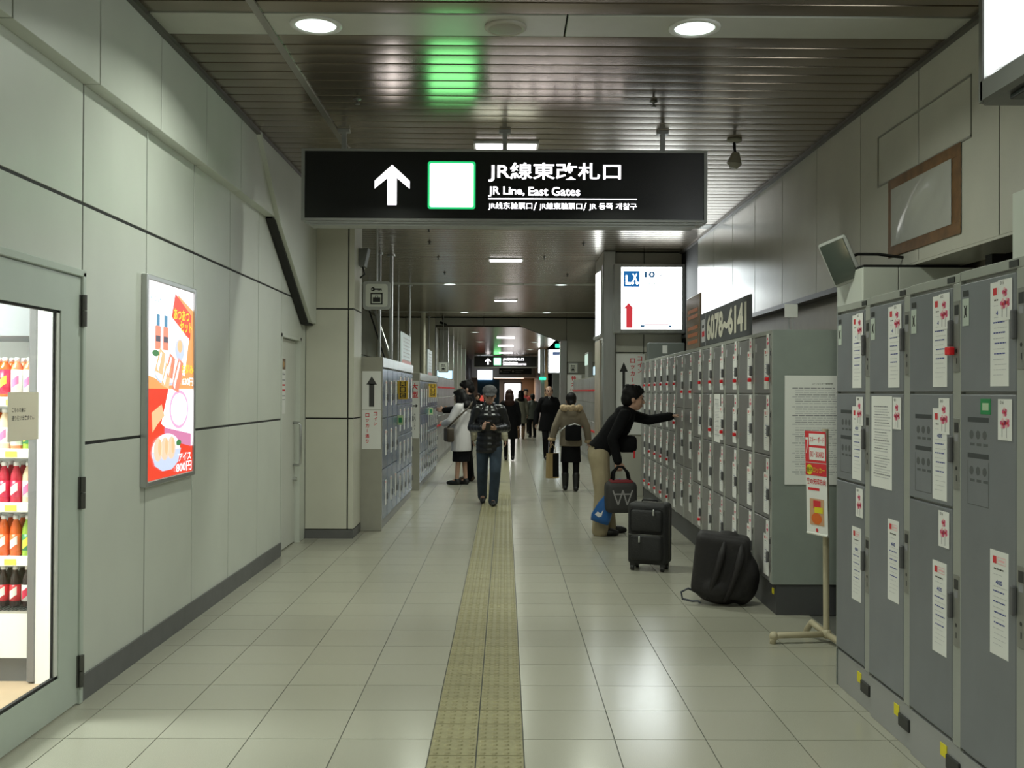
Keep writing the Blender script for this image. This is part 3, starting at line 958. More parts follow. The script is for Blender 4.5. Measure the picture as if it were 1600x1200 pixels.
L_milk = mat('drink_milk', (0.8, 0.62, 0.42), 0.2); L_green = mat('drink_green', (0.35, 0.55, 0.06), 0.15); L_pink = mat('drink_peach', (0.8, 0.25, 0.12), 0.2)
S_red = mat('sleeve_red', (0.7, 0.02, 0.08), 0.3); S_or = mat('sleeve_orange', (0.85, 0.16, 0.03), 0.3); S_cola = mat('sleeve_cola', (0.72, 0.015, 0.03), 0.3)
S_white = mat('sleeve_white', (0.85, 0.83, 0.8), 0.3); S_green = mat('sleeve_green', (0.05, 0.3, 0.1), 0.3); S_pink = mat('sleeve_pink', (0.85, 0.2, 0.4), 0.3); S_yel = mat('sleeve_yellow', (0.85, 0.7, 0.08), 0.3)
BT = {
 'cola': bottle_meshes('cola', L_cola, S_cola, S_white),
 'cola_white': bottle_meshes('cw', L_cola, S_white, S_red),
 'orange': bottle_meshes('or', L_or, S_or, S_white),
 'green': bottle_meshes('gr', L_green, S_green, S_yel),
 'red': bottle_meshes('rd', L_red, S_red, S_white),
 'milk': bottle_meshes('mk', L_milk, S_white, S_pink),
 'peach': bottle_meshes('pe', L_pink, S_white, S_pink, kind=1),
 'juice': bottle_meshes('ju', L_or, S_red, S_yel, kind=1),
}
rows = [(0, ['cola', 'cola', 'cola', 'cola', 'cola_white'], 'dark cola bottle with %s on the lowest cooler shelf'),
        (1, ['green', 'orange', 'orange', 'orange', 'green'], 'bottle with %s on the second cooler shelf'),
        (2, ['red', 'red', 'red', 'red', 'milk'], 'bottle with %s on the third cooler shelf'),
        (3, ['juice', 'juice', 'milk', 'peach', 'green'], 'bottle with %s on the cooler shelf behind the paper notice'),
        (4, ['red', 'juice', 'juice', 'peach', 'peach'], 'bottle with %s on the top cooler shelf')]
LN = {'cola': 'a red sleeve', 'cola_white': 'a white and red sleeve', 'orange': 'orange tea and white print', 'green': 'a green sleeve', 'red': 'red tea and white print', 'milk': 'a white and pink label', 'peach': 'a white label over pink juice', 'juice': 'a red and yellow sleeve'}
for si, kinds, lab in rows:
    for dpt in range(2):
        for i, kd in enumerate(kinds):
            body, cp, lm = BT[kd]
            x = CXR - 0.036 - 0.064 * (len(kinds) - 1 - i)
            t = thing('drink_bottle', lab % LN[kd], 'bottle', (x, CF + 0.09 + 0.075 * dpt, SH[si]), group='%s bottles on cooler shelf %s' % (kd.replace('_', ' '), ['one', 'two', 'three', 'four', 'five'][si]))
            t.scale = (0.93, 0.93, 1.0)
            obj('bottle_body', body, t); obj('cap', cp, t); obj('label', lm, t)

# ================================================================== LEFT: SMALL SIGNS ON THE PILLAR
# coin locker pictogram
M_sgrey = mat('sign_grey_rim', (0.36, 0.37, 0.36), 0.5)
M_icon = mat('sign_icon_black', (0.015, 0.015, 0.015), 0.6)
def rr2(mb, x0, x1, z0, z1, r, y0, y1, m, n=5):
    p = []
    for (qx, qz, a0) in ((x1 - r, z1 - r, 0), (x0 + r, z1 - r, 90), (x0 + r, z0 + r, 180), (x1 - r, z0 + r, 270)):
        for i in range(n + 1):
            an = R(a0 + 90 * i / n)
            p.append((qx + r * math.cos(an), qz + r * math.sin(an)))
    mb.prism(p[::-1] if False else p, y0, y1, m)
def picto(loc, label, s=1.0, face=M_paper):
    t = thing('locker_pictogram_sign', label, 'sign', loc)
    b = MB(); rr2(b, -0.145 * s, 0.145 * s, -0.15 * s, 0.15 * s, 0.03 * s, 0.0, 0.04, M_sgrey); obj('board', b, t)
    b = MB(); rr2(b, -0.118 * s, 0.118 * s, -0.122 * s, 0.122 * s, 0.03 * s, -0.006, 0.0, mat('picto_face', (0.62, 0.64, 0.58), 0.5)); obj('face', b, t)
    y = -0.008
    k = MB()
    k.disc(-0.04 * s, 0.065 * s, 0.022 * s, y, M_icon, 12)
    k.quad(-0.03 * s, 0.055 * s, 0.058 * s, 0.074 * s, y, M_icon)
    for q in (0.015, 0.032, 0.048):
        k.quad(q * s, (q + 0.008) * s, 0.048 * s, 0.06 * s, y, M_icon)
    k.disc(-0.046 * s, 0.065 * s, 0.008 * s, y - 0.001, face, 8)
    obj('key_icon', k, t)
    c = MB()
    for a, b_, c_, d in ((-0.065, 0.065, -0.098, -0.084), (-0.065, 0.065, 0.012, 0.026), (-0.065, -0.052, -0.098, 0.026), (0.052, 0.065, -0.098, 0.026)):
        c.quad(a * s, b_ * s, c_ * s, d * s, y, M_icon)
    c.quad(-0.04 * s, 0.04 * s, -0.072 * s, -0.022 * s, y, M_icon)
    for a, b_, c_, d in ((-0.016, -0.011, -0.022, -0.008), (0.011, 0.016, -0.022, -0.008), (-0.016, 0.016, -0.008, -0.003)):
        c.quad(a * s, b_ * s, c_ * s, d * s, y, M_icon)
    obj('suitcase_icon', c, t)
    return t
pt = picto((-1.385, 10.75, 2.545), 'square grey sign with key and suitcase pictogram beside the pillar')
obj('rod', MB().cyl((0.0, 0.02, 0.15), (0.0, 0.02, CZ - 2.545), 0.012, M_alu), pt)
# loudspeaker on the pillar side
ls = thing('loudspeaker', 'dark trapezoid loudspeaker mounted high on the pillar', 'speaker', (PX1, 10.75, 2.95))
b = MB(); b.add([(0, -0.12, 0.08), (0, 0.1, 0.08), (0, 0.1, -0.1), (0, -0.12, -0.1), (0.10, -0.1, 0.09), (0.10, 0.09, 0.09), (0.06, 0.09, -0.1), (0.06, -0.1, -0.1)],
              [(0, 1, 2, 3), (7, 6, 5, 4), (0, 4, 5, 1), (1, 5, 6, 2), (2, 6, 7, 3), (3, 7, 4, 0)], mat('loudspeaker_grey', (0.14, 0.15, 0.14), 0.5))
obj('cabinet', b, ls)
obj('bracket', MB().tube([(0.03, 0, -0.1), (0.05, 0, -0.18), (0.0, 0, -0.22)], 0.01, M_black), ls)

# steel pipes rising behind the left lockers, and the slanted stair string
for i, (px, y, r) in enumerate(((593, 15.0, 0.022), (611, 15.2, 0.03), (622, 19.5, 0.016), (640, 19.5, 0.024), (661, 26.0, 0.06), (670, 27.6, 0.025))):
    x = (px - 790) / 1568 * y
    t = thing('steel_pipe', ['thin steel pipe nearest the pillar, rising to the ceiling', 'thick steel pipe rising behind the arrow board lockers', 'very thin steel pipe behind the money changer sign', 'steel pipe rising behind the tall white board', 'wide pale pipe before the far cream wall', 'slim pipe beside the wide pale pipe'][i], 'pipe', (x, y, 0), group='pipes behind the left lockers')
    obj('pipe', MB().cyl((0, 0, 0), (0, 0, CZ), r, M_steel if i != 4 else M_cream, seg=10), t)
    obj('flange', MB().cyl((0, 0, CZ - 0.02), (0, 0, CZ), r * 2.2, M_steel, seg=12), t)
st = MB()
p0 = Vector((-2.72, 20.0, 3.12)); p1 = Vector((-2.2, 19.8, 1.6))
st.cyl(p0, p1, 0.02, M_black, seg=4, smooth=False)
st.cyl(p0 + Vector((0.12, 0, 0.0)), p1 + Vector((0.12, 0, 0)), 0.03, M_steel, seg=8)
st.cyl(p1, (p1.x, p1.y, 0), 0.03, M_steel, seg=8)
st.cyl(p0, (p0.x, p0.y, CZ), 0.03, M_steel, seg=8)
tag(obj('stair_rail', st), 'slanted dark and steel stair string behind the left lockers', 'railing')

# ================================================================== RIGHT WALL ITEMS
# outlined access panel
apn = MB()
for (a, b, c, d) in ((5.54, 6.94, 3.285, 3.297), (5.54, 6.94, 2.945, 2.957), (5.54, 5.548, 2.95, 3.29), (6.932, 6.94, 2.95, 3.29)):
    apn.box(XR - 0.006, XR + 0.002, a, b, c, d, mat('access_edge', (0.22, 0.22, 0.19), 0.5))
struct('trim_7', apn)
# taped plastic sheet, brown tape frame
tp = thing('taped_sheet', 'wrinkled plastic sheet edged with brown packing tape on the right wall', 'sheet', (XR - 0.002, 6.74, 2.43), R(-90))
M_tape = mat('brown_tape', (0.15, 0.08, 0.033), 0.35, noise=0.3, nscale=12)
tw, th = 1.08, 0.52
for nm, a, b, c, d in (('tape', 0, tw, th - 0.075, th), ('tape', 0, tw, 0, 0.075), ('tape', 0, 0.07, 0, th), ('tape', tw - 0.12, tw, 0, th)):
    obj(nm, MB().bbox(a, b, -0.006 - 0.001 * (b - a > 0.5), 0.0, c, d, M_tape, 0.002), tp)
sh = MB(); vs = []; fs = []
nx, nz = 26, 14
for j in range(nz + 1):
    for i in range(nx + 1):
        u, v = i / nx, j / nz
        vs.append((0.065 + (tw - 0.175) * u, -0.010 - 0.017 * math.sin(PI * u) * math.sin(PI * v) * (1 + math.sin(9 * u - 5 * v) + 0.6 * math.sin(17 * u - 11 * v)) - 0.004 * random.random() * math.sin(PI * u) * math.sin(PI * v), 0.07 + (th - 0.14) * v))
for j in range(nz):
    for i in range(nx):
        a = j * (nx + 1) + i
        fs.append((a, a + 1, a + nx + 2, a + nx + 1))
sh.add(vs, fs, mat('plastic_sheet', (0.40, 0.40, 0.37), 0.2, spec=0.7, bump=0.35, bscale=9), True)
obj('plastic', sh, tp)
# mirror on bracket
mr_ = thing('security_mirror', 'tilted rectangular security mirror on an arm above the locker end', 'mirror', (2.165, 6.5, 2.375))
N = Vector((-0.62, -0.70, -0.30)).normalized()
U_ = Vector((0.42, 0.05, -0.9)); U_ = (U_ - N * U_.dot(N)).normalized()
V_ = N.cross(U_)
Tm = Matrix((U_, V_, N)).transposed().to_4x4()
b = MB(Tm); b.bbox(-0.155, 0.155, -0.10, 0.10, -0.03, 0.0, mat('mirror_rim_grey', (0.45, 0.46, 0.44), 0.4), 0.02, 3, True); obj('housing', b, mr_)
b = MB(Tm); b.bbox(-0.135, 0.135, -0.085, 0.085, -0.002, 0.006, mat('mirror_glass', (0.16, 0.18, 0.17), 0.08, metal=0.9), 0.002); obj('mirror_glass', b, mr_)
obj('bracket', MB().tube([Tm @ Vector((0, 0, -0.03)), (0.12, 0.0, 0.05), (0.25, 0.0, 0.05), (0.5, 0, 0.02)], 0.01, M_black).tube([Tm @ Vector((0.1, 0, -0.03)), (0.22, 0, -0.06), (0.25, 0, -0.06)], 0.012, M_black), mr_)

# near light box at top right
G_box = glow('light_box_glow', (0.93, 1.0, 1.0), BOX_GLOW)
def wall_box(loc, rz, w, h, d, label, frame=M_steel, mw=0.04):
    t = thing('light_box', label, 'light box', loc, rz)
    b = MB()
    b.bbox(0, w, 0.0, d, 0, h, M_steel, 0.006)
    obj('case', b, t)
    f = MB()
    for a, b_, c, e in ((0, mw, 0, h), (w - mw, w, 0, h), (mw, w - mw, 0, mw * 1.2), (mw, w - mw, h - mw, h)):
        f.bbox(a, b_, -0.045, 0.004, c, e, frame, 0.004)
    obj('frame', f, t)
    obj('lit_face', MB().bbox(mw * 0.9, w - mw * 0.9, -0.02, 0.002, mw, h - mw * 0.9, G_box, 0.003), t)
    return t
M_bronze = mat('box_frame_dark', (0.16, 0.16, 0.15), 0.4, metal=0.6)
wb = thing('light_box', 'bright white light box with dark frame hung high above the nearest lockers', 'light box', (2.26, 4.725, 2.89), R(-90))
b = MB(); b.bbox(0, 1.5, 0.03, 0.31, 0.02, 0.62, M_bronze, 0.01); obj('case', b, wb)
b = MB()
b.bbox(0, 0.045, -0.03, 0.05, 0.0, 0.64, M_bronze, 0.006)
b.bbox(0, 1.5, -0.03, 0.31, -0.01, 0.12, M_bronze, 0.02)
b.bbox(0.2, 1.4, 0.02, 0.28, -0.035, -0.01, M_black, 0.004)
obj('frame', b, wb)
vs = []; fs = []
for i in range(13):
    u = i / 12
    for z in (0.12, 0.62):
        vs.append((0.045 + 1.45 * u, -0.005 - 0.05 * math.sin(PI * u), z))
for i in range(12):
    fs.append((2 * i, 2 * i + 2, 2 * i + 3, 2 * i + 1))
obj('lit_face', MB().add(vs, fs, G_box, True), wb)

# haircut light box on the pillar at Y=14.5
BXY = 14.45
hb_ = thing('light_box', 'lit white haircut sign with red arrow at the end of the right wall', 'light box', (1.56, BXY, 2.37))
b = MB(); b.bbox(0, 1.02, 0.0, 0.25, 0, 1.0, M_steel, 0.006); obj('case', b, hb_)
b = MB()
for a, b_, c, e in ((0, 0.1, 0, 1.0), (0.97, 1.02, 0, 1.0), (0.1, 0.97, 0, 0.06), (0.1, 0.97, 0.95, 1.0)):
    b.bbox(a, b_, -0.05, 0.004, c, e, M_steel, 0.006)
obj('frame', b, hb_)
obj('lit_face', MB().box(0.095, 0.975, -0.02, 0.002, 0.055, 0.955, G_box), hb_)
y = -0.022
kx = BXY / 1568
def hx(px): return (px - 958.5) * kx
def hz(py): return (520.5 - py) * kx
B_blue = colglow('sign_blue', (0.02, 0.22, 0.62), 0.8); B_red = colglow('sign_red', (0.85, 0.05, 0.07), 0.9); B_pale = colglow('sign_pale', (0.42, 0.62, 0.55), 1.0); B_navy = colglow('sign_navy', (0.05, 0.2, 0.42), 0.6); B_pink = colglow('sign_pinkred', (0.95, 0.2, 0.3), 0.9)
lg = MB()
lg.quad(hx(973), hx(998), hz(448), hz(423), y, B_blue)
for (a, b_, c, e) in ((976, 979, 443, 430), (976, 984, 444, 441)):
    lg.quad(hx(a), hx(b_), hz(c), hz(e), y - 0.001, G_box)
lg.flat([(hx(987), hz(428)), (hx(988), hz(427)), (hx(994), hz(438)), (hx(992.5), hz(439))], y - 0.001, G_box)
lg.flat([(hx(993), hz(427)), (hx(994), hz(428)), (hx(988.5), hz(439)), (hx(987), hz(438))], y - 0.001, G_box)
lg.disc(hx(987), hz(442), 2.2 * kx, y - 0.001, G_box, 10); lg.disc(hx(994), hz(442), 2.2 * kx, y - 0.001, G_box, 10)
obj('logo', lg, hb_)
ar = MB()
ar.quad(hx(977), hx(987), hz(512), hz(482), y, B_red)
ar.flat([(hx(973), hz(482)), (hx(989), hz(482)), (hx(981), hz(473))], y, B_red)
obj('arrow', ar, hb_)
lt = MB()
lt.text('10', hx(1014), hz(428.5), 10 * kx, y, B_navy, w=16 * kx, off=0.045)
lt.text('\u5206', hx(1031), hz(428), 8 * kx, y, B_navy, off=0.03)
lt.text('1000\u5186', hx(1029), hz(443), 10 * kx, y, B_pale, w=44 * kx)
lt.text('QB', hx(1009), hz(502.5), 6 * kx, y, B_navy, w=15 * kx)
lt.text('HOUSE', hx(1031), hz(503), 4 * kx, y, B_pale, w=26 * kx)
lt.quad(hx(1006), hx(1044), hz(508), hz(506), y, B_pink)
lt.quad(hx(999), hx(1006), hz(511), hz(507.5), y, B_navy); lt.quad(hx(1044), hx(1048), hz(511), hz(507.5), y, B_navy)
obj('lettering', lt, hb_)
# side box facing the corridor
sb = thing('light_box', 'narrow lit sign with rounded frame on the corridor side of the steel pillar', 'light box', (1.385, 15.78, 2.33), R(-88))
b = MB(); b.bbox(0, 1.15, 0.05, 0.14, 0.0, 1.06, M_steel, 0.02, 2); obj('case', b, sb)
b = MB(); b.bbox(0.93, 1.15, -0.02, 0.06, 0.0, 1.06, M_steel, 0.02, 2); b.bbox(0, 1.0, -0.01, 0.06, 0.0, 0.06, M_steel, 0.01); obj('frame', b, sb)
vs = []; fs = []
for i in range(9):
    u = i / 8
    for z in (0.06, 1.0):
        vs.append((0.02 + 0.92 * u, 0.03 - 0.05 * math.sin(PI * u), z))
for i in range(8):
    fs.append((2 * i, 2 * i + 2, 2 * i + 3, 2 * i + 1))
obj('lit_face', MB().add(vs, fs, G_box, True), sb)
lt = MB()
for k, (z, wd) in enumerate(((0.86, 0.5), (0.68, 0.3), (0.6, 0.5), (0.52, 0.5), (0.36, 0.4), (0.26, 0.3), (0.18, 0.4), (0.11, 0.3))):
    for q in range(4):
        if (q + k) % 3:
            lt.quad(0.45 + q * 0.1, 0.45 + q * 0.1 + 0.06, z, z + 0.035, -0.024, B_navy)
obj('lettering', lt, sb)
# steel pillar below
sp = MB()
sp.bbox(1.42, 1.60, 14.6, 15.9, 0, CZ, M_steel, 0.01)
STP = struct('wall_steel_pillar', sp)
obj('stone_panel', MB().bbox(1.405, 1.42, 15.0, 15.8, 0.1, 2.3, mat('pillar_stone', (0.42, 0.36, 0.28), 0.3, noise=0.2, nscale=6), 0.003), STP)
# cables & box on top of the bank at the return wall
eb = thing('switch_box', 'dark grey switch box standing on the far end of the locker row', 'box', (2.0, 14.0, 1.945))
obj('cabinet', MB().bbox(0, 0.5, 0, 0.25, 0, 0.27, mat('switch_box_grey', (0.17, 0.19, 0.18), 0.5), 0.01), eb)
obj('label_plate', MB().bbox(0.19, 0.26, -0.006, 0.002, 0.12, 0.23, M_paper, 0.002), eb)
# wall text behind the leaning man
ws = thing('lane_sign', 'white board with black arrow and red vertical lettering on the return wall', 'sign', (1.62, 14.69, 0.9))
obj('board', MB().bbox(0, 0.42, -0.01, 0.0, 0, 1.18, M_paper, 0.003), ws)
a = MB(); a.quad(0.09, 0.13, 0.5, 0.92, -0.012, M_ink); a.flat([(0.05, 0.92), (0.17, 0.92), (0.11, 1.06)], -0.012, M_ink); obj('arrow', a, ws)
lt = MB(); lt.vtext('\u30ed\u30c3\u30ab\u30fc\u901a\u308a', 0.24, 1.12, 0.075, -0.012, M_red, 0.25, off=0.02); lt.vtext('\u30b3\u30a4\u30f3', 0.345, 1.15, 0.075, -0.012, M_red, 0.2, off=0.02); obj('lettering', lt, ws)

# ================================================================== LOCKERS
M_lock = mat('locker_door_grey', (0.215, 0.225, 0.245), 0.38, metal=0.15, noise=0.05, nscale=6, rnd=0.06, bump=0.02, bscale=400)
M_lbody = mat('locker_frame_grey', (0.36, 0.37, 0.34), 0.4, metal=0.1, noise=0.03)
M_lend = mat('locker_end_panel', (0.255, 0.285, 0.265), 0.42, noise=0.04, bump=0.02, bscale=300)
M_lbase = mat('locker_plinth_dark', (0.065, 0.065, 0.07), 0.5)
M_lbase2 = mat('locker_plinth_light', (0.33, 0.33, 0.33), 0.45)
M_plate = mat('lock_plate', (0.28, 0.28, 0.26), 0.35, metal=0.4)
M_dark = mat('lock_slot_dark', (0.03, 0.03, 0.03), 0.5)
M_tagr = mat('key_tag_red', (0.75, 0.012, 0.02), 0.4)
M_pink = mat('print_pink', (0.75, 0.12, 0.25), 0.6)
M_pinkl = mat('print_pink_light', (0.85, 0.5, 0.52), 0.6)
M_bluep = mat('print_blue', (0.06, 0.08, 0.3), 0.6)
M_greyp = mat('print_pale_grey', (0.55, 0.55, 0.57), 0.6)
M_grn = mat('print_green', (0.02, 0.25, 0.08), 0.6)
M_ylw = mat('tag_yellow', (0.75, 0.65, 0.02), 0.5)

def sheet_mesh(w, h, price=None):
    b = MB()
    b.box(0, w, -0.001, 0, 0, h, M_paper)
    y = -0.0016
    rnd = random.Random(int(w * 1e4 + h * 1e3))
    b.quad(w * 0.16, w * 0.36, h * 0.875, h * 0.945, y, M_red)
    for q in ((0.42, 0.86, 0.938, 0.945), (0.42, 0.86, 0.875, 0.882), (0.42, 0.435, 0.875, 0.945), (0.845, 0.86, 0.875, 0.945)):
        b.quad(w * q[0], w * q[1], h * q[2], h * q[3], y, M_pinkl)
    b.quad(w * 0.46, w * 0.8, h * 0.9, h * 0.92, y, M_pinkl)
    z = 0.82
    for k in range(14):
        strong = k in (0, 3, 5, 7, 9)
        a = 0.14 + 0.1 * rnd.random(); e = 0.6 + 0.28 * rnd.random()
        if k == 2:
            z -= 0.01
            if price:
                b.text(price, w * 0.5, h * (z - 0.01), h * 0.045, y, M_bluep, w=w * 0.36, off=0.02)
            z -= 0.055
        x = a
        while x < e:
            l = 0.06 + 0.1 * rnd.random()
            b.quad(w * x, w * min(x + l, e + 0.05), h * z, h * (z + (0.013 if strong else 0.006)), y, (M_bluep if k % 2 else M_ink) if strong else M_greyp)
            x += l + 0.025
        z -= 0.05
    return b.mesh('price_sheet')
def card_mesh(w, h, num=None):
    b = MB()
    b.bbox(0, w, -0.0012, 0, 0, h, M_paper, 0.0004)
    y = -0.0018
    for (u, v, r) in ((0.5, 0.68, 0.17), (0.38, 0.40, 0.19), (0.68, 0.42, 0.17)):
        for k in range(5):
            t = 2 * PI * k / 5 + u
            b.disc(w * u + w * r * 0.62 * math.cos(t), h * v + w * r * 0.62 * math.sin(t), w * r * 0.5, y, M_pinkl if k % 2 else M_pink, 7)
        b.disc(w * u, h * v, w * r * 0.35, y - 0.0004, M_red, 6)
    b.quad(w * 0.3, w * 0.34, h * 0.08, h * 0.3, y, M_gray)
    b.quad(w * 0.62, w * 0.66, h * 0.06, h * 0.3, y, M_gray)
    if num:
        b.text(num, w * 0.3, h * 0.92, h * 0.085, y, M_ink)
    return b.mesh('number_card')
def icon_mesh():
    b = MB(); b.box(0, 0.052, -0.001, 0, 0, 0.10, mat('icon_card', (0.5, 0.56, 0.5), 0.6))
    b.quad(0.004, 0.048, 0.108, 0.13, -0.0005, M_dark)
    y = -0.0016
    b.flat([(0.012, 0.03), (0.02, 0.03), (0.04, 0.075), (0.032, 0.075)], y, M_ink)
    b.flat([(0.032, 0.03), (0.04, 0.03), (0.02, 0.075), (0.012, 0.075)], y, M_ink)
    b.quad(0.018, 0.034, 0.04, 0.065, y - 0.0003, M_ink)
    return b.mesh('size_icon')
def handle_mesh(h, w=0.022):
    b = MB(); b.bbox(-w / 2, w / 2, -0.020, 0.0, 0, h, mat('handle_dark_grey', (0.16, 0.16, 0.17), 0.35, metal=0.4), 0.006, 2)
    return b.mesh('handle')
def tag_mesh(s=1.0):
    b = MB(); b.bbox(-0.024 * s, 0.020 * s, -0.026, -0.004, 0, 0.032 * s, M_tagr, 0.005, 2)
    return b.mesh('key_tag')
def plate_mesh(w, h):
    b = MB(); b.bbox(0, w, -0.004, 0.001, 0, h, M_plate, 0.001)
    b.quad(w * 0.15, w * 0.85, h * 0.80, h * 0.94, -0.0046, M_dark)
    b.quad(w * 0.2, w * 0.8, h * 0.68, h * 0.78, -0.0046, M_gray)
    b.disc(w * 0.5, h * 0.30, w * 0.16, -0.0046, M_dark, 8)
    b.quad(w * 0.45, w * 0.6, h * 0.12, h * 0.2, -0.0046, M_dark)
    return b.mesh('lock_plate')
HM = handle_mesh(0.085); HMS = handle_mesh(0.075, 0.022); TG = tag_mesh(); TGS = tag_mesh(0.9)
IC = icon_mesh(); PLN = plate_mesh(0.05, 0.27); PLS = plate_mesh(0.035, 0.24)
SHN = {p: sheet_mesh(0.128, 0.36, p) for p in ('400', '500')}
SHS = sheet_mesh(0.135, 0.285)
CDS = card_mesh(0.075, 0.11)

def long_sheet(w, h, n, title=None, mesh=True):
    b = MB(); b.box(0, w, -0.001, 0, 0, h, M_paper)
    rnd = random.Random(3)
    y = -0.0016
    if title:
        b.text(title, w * 0.6, h * 0.925, h * 0.016, y, M_ink)
    z = h * 0.88
    dz = h * 0.76 / n
    for k in range(n):
        x = w * (0.12 + 0.05 * (k % 4 > 0)); e = w * (0.75 + 0.2 * rnd.random())
        if k % 9 == 8:
            z -= dz * 0.6
        while x < e:
            l = w * (0.04 + 0.09 * rnd.random())
            b.quad(x, min(x + l, e), z, z + dz * (0.34 if k % 4 else 0.45), y, M_greyp if (k % 3) else M_gray)
            x += l + w * 0.012
        z -= dz
    return b
NOTE = long_sheet(0.25, 0.42, 26).mesh('notice_sheet')
instr = MB()
for z in (0.30, 0.17):
    instr.quad(0, 0.16, z, z + 0.018, -0.0005, mat('instr_dark', (0.05, 0.055, 0.06), 0.6))
    for k in range(3):
        instr.disc(0.03 + 0.05 * k, z - 0.045, 0.017, -0.0005, mat('instr_mid', (0.10, 0.105, 0.11), 0.6), 7)
        instr.quad(0.02 + 0.05 * k, 0.055 + 0.05 * k, z - 0.085, z - 0.075, -0.0005, MATS['instr_mid'])
for q in ((0, 0.16, 0, 0.003), (0, 0.003, 0, 0.16), (0.157, 0.16, 0, 0.16)):
    instr.quad(*q, -0.0005, MATS['instr_mid'])
INSTR = instr.mesh('instruction_print')

# ---------------- four nearest units
LW = 0.5
HTOP = 1.975
def near_locker(k, far_y, splits, nums, price, labels, extras):
    """far_y: world Y of the unit's far edge; local x runs towards the camera"""
    t = thing('coin_locker', labels, 'locker', (1.735 - 0.012 * k, far_y, 0), R(-90), 'large grey coin lockers')
    dp = 0.37
    body = MB()
    body.box(0, LW, 0.018, dp, 0.19, HTOP - 0.001, M_lbody)
    body.box(0, 0.006, 0.0, 0.02, 0.19, HTOP, M_lbody)
    body.bbox(0, LW, 0.0, 0.02, HTOP - 0.035, HTOP, M_lbody, 0.002)
    obj('body', body, t)
    obj('post', MB().bbox(LW - 0.082, LW - 0.001, -0.002, 0.02, 0.19, HTOP - 0.036, M_lbody, 0.003), t)
    if k == 0:
        obj('end_panel', bx(-0.004, 0.0, 0.0, dp, 0.0, HTOP, M_lend), t)
    bp = obj('plinth', MB().bbox(0.002, LW - 0.002, 0.006, dp, 0.0, 0.186, M_lbase2, 0.002), t)
    obj('plinth_slot', MB().bbox(0.36, 0.47, -0.004, 0.007, 0.075, 0.13, M_dark, 0.003), bp)
    obj('yellow_tag', MB().bbox(0.30, 0.355, 0.002, 0.006, 0.105, 0.155, M_ylw, 0.001), bp)
    obj('top_plate', MB().box(LW - 0.13, LW - 0.07, -0.0035, 0.0, HTOP - 0.03, HTOP - 0.008, M_dark), t)
    zs = [0.20] + splits + [HTOP - 0.045]
    nd = len(zs) - 1
    for i in range(nd):
        za, zb = zs[i] + 0.006, zs[i + 1] - 0.004
        hh = zb - za
        dw = LW - 0.095
        d = obj('door', MB().bbox(0, dw, 0, 0.02, 0, hh, M_lock, 0.003), t, (0.010, -0.003, za))
        top = (i == nd - 1)
        num = nums[i]
        if not (k == 1 and i == 0 and False):
            pass
        if extras.get((i, 'sheet'), True):
            zsheet = {True: hh * 0.06, False: 0.02}[top] if hh < 0.6 else extras.get('low', 0.28)
            obj('price_sheet', SHN[price], d, (dw - 0.172, -0.0005, max(0.015, zsheet - 0.005)))
        if hh < 0.6 or True:
            obj('number_card', card_mesh(0.095, 0.14, num), d, (dw - 0.115, -0.0018, hh - 0.155))
        if extras.get((i, 'note')):
            obj('notice_sheet', NOTE, d, (0.03, -0.0008, hh - 0.43))
        if top:
            obj('size_icon', IC, d, (0.018, -0.0005, hh - 0.155))
        elif extras.get((i, 'instr')):
            obj('instruction_print', INSTR, d, (0.06, 0, hh - 0.40))
        hz_ = (zsheet if hh < 0.6 else extras.get('low', 0.28)) if extras.get((i, 'sheet'), True) else hh * 0.3
        hz_ = max(0.01, hz_) + (0.15 if hh < 0.6 else 0.16)
        hd_ = obj('handle', handle_mesh(0.10, 0.018), d, (dw + 0.004, 0, hz_))
        if extras.get((i, 'tag')):
            obj('key_tag', TG, d, (dw + 0.02, -0.004, hz_ - 0.035))
        if extras.get((i, 'sticker')):
            g_ = MB(); g_.box(0, 0.075, -0.001, 0, 0, 0.055, M_grn); g_.quad(0.015, 0.062, 0.014, 0.04, -0.0016, mat('sticker_pale', (0.45, 0.6, 0.4), 0.6)); obj('green_sticker', g_, d, (0.16, -0.0005, hh - 0.07))
        obj('lock_plate', PLN, t, (LW - 0.068, -0.002, za + hz_ - 0.10))
    return t
near_locker(0, 5.24, [1.075, 1.522], ['009', '008', '007'], '400', 'large grey coin locker of three doors beside the red poster stand', {(1, 'instr'): True, 'low': 0.30})
near_locker(1, 4.74, [1.522], ['011', '010'], '400', 'large grey two-door coin locker with a long notice sheet on its lower door', {(0, 'note'): True, 'low': 0.40})
near_locker(2, 4.24, [1.082, 1.522], ['014', '013', '012'], '400', 'large grey three-door coin locker with a red key tag on its top door', {(2, 'tag'): True, (1, 'instr'): True, 'low': 0.30})
near_locker(3, 3.74, [1.522], ['016', '015'], '400', 'large grey two-door coin locker with a small green sticker on its lower door', {(0, 'sticker'): True, (0, 'instr'): True, 'low': 0.42})

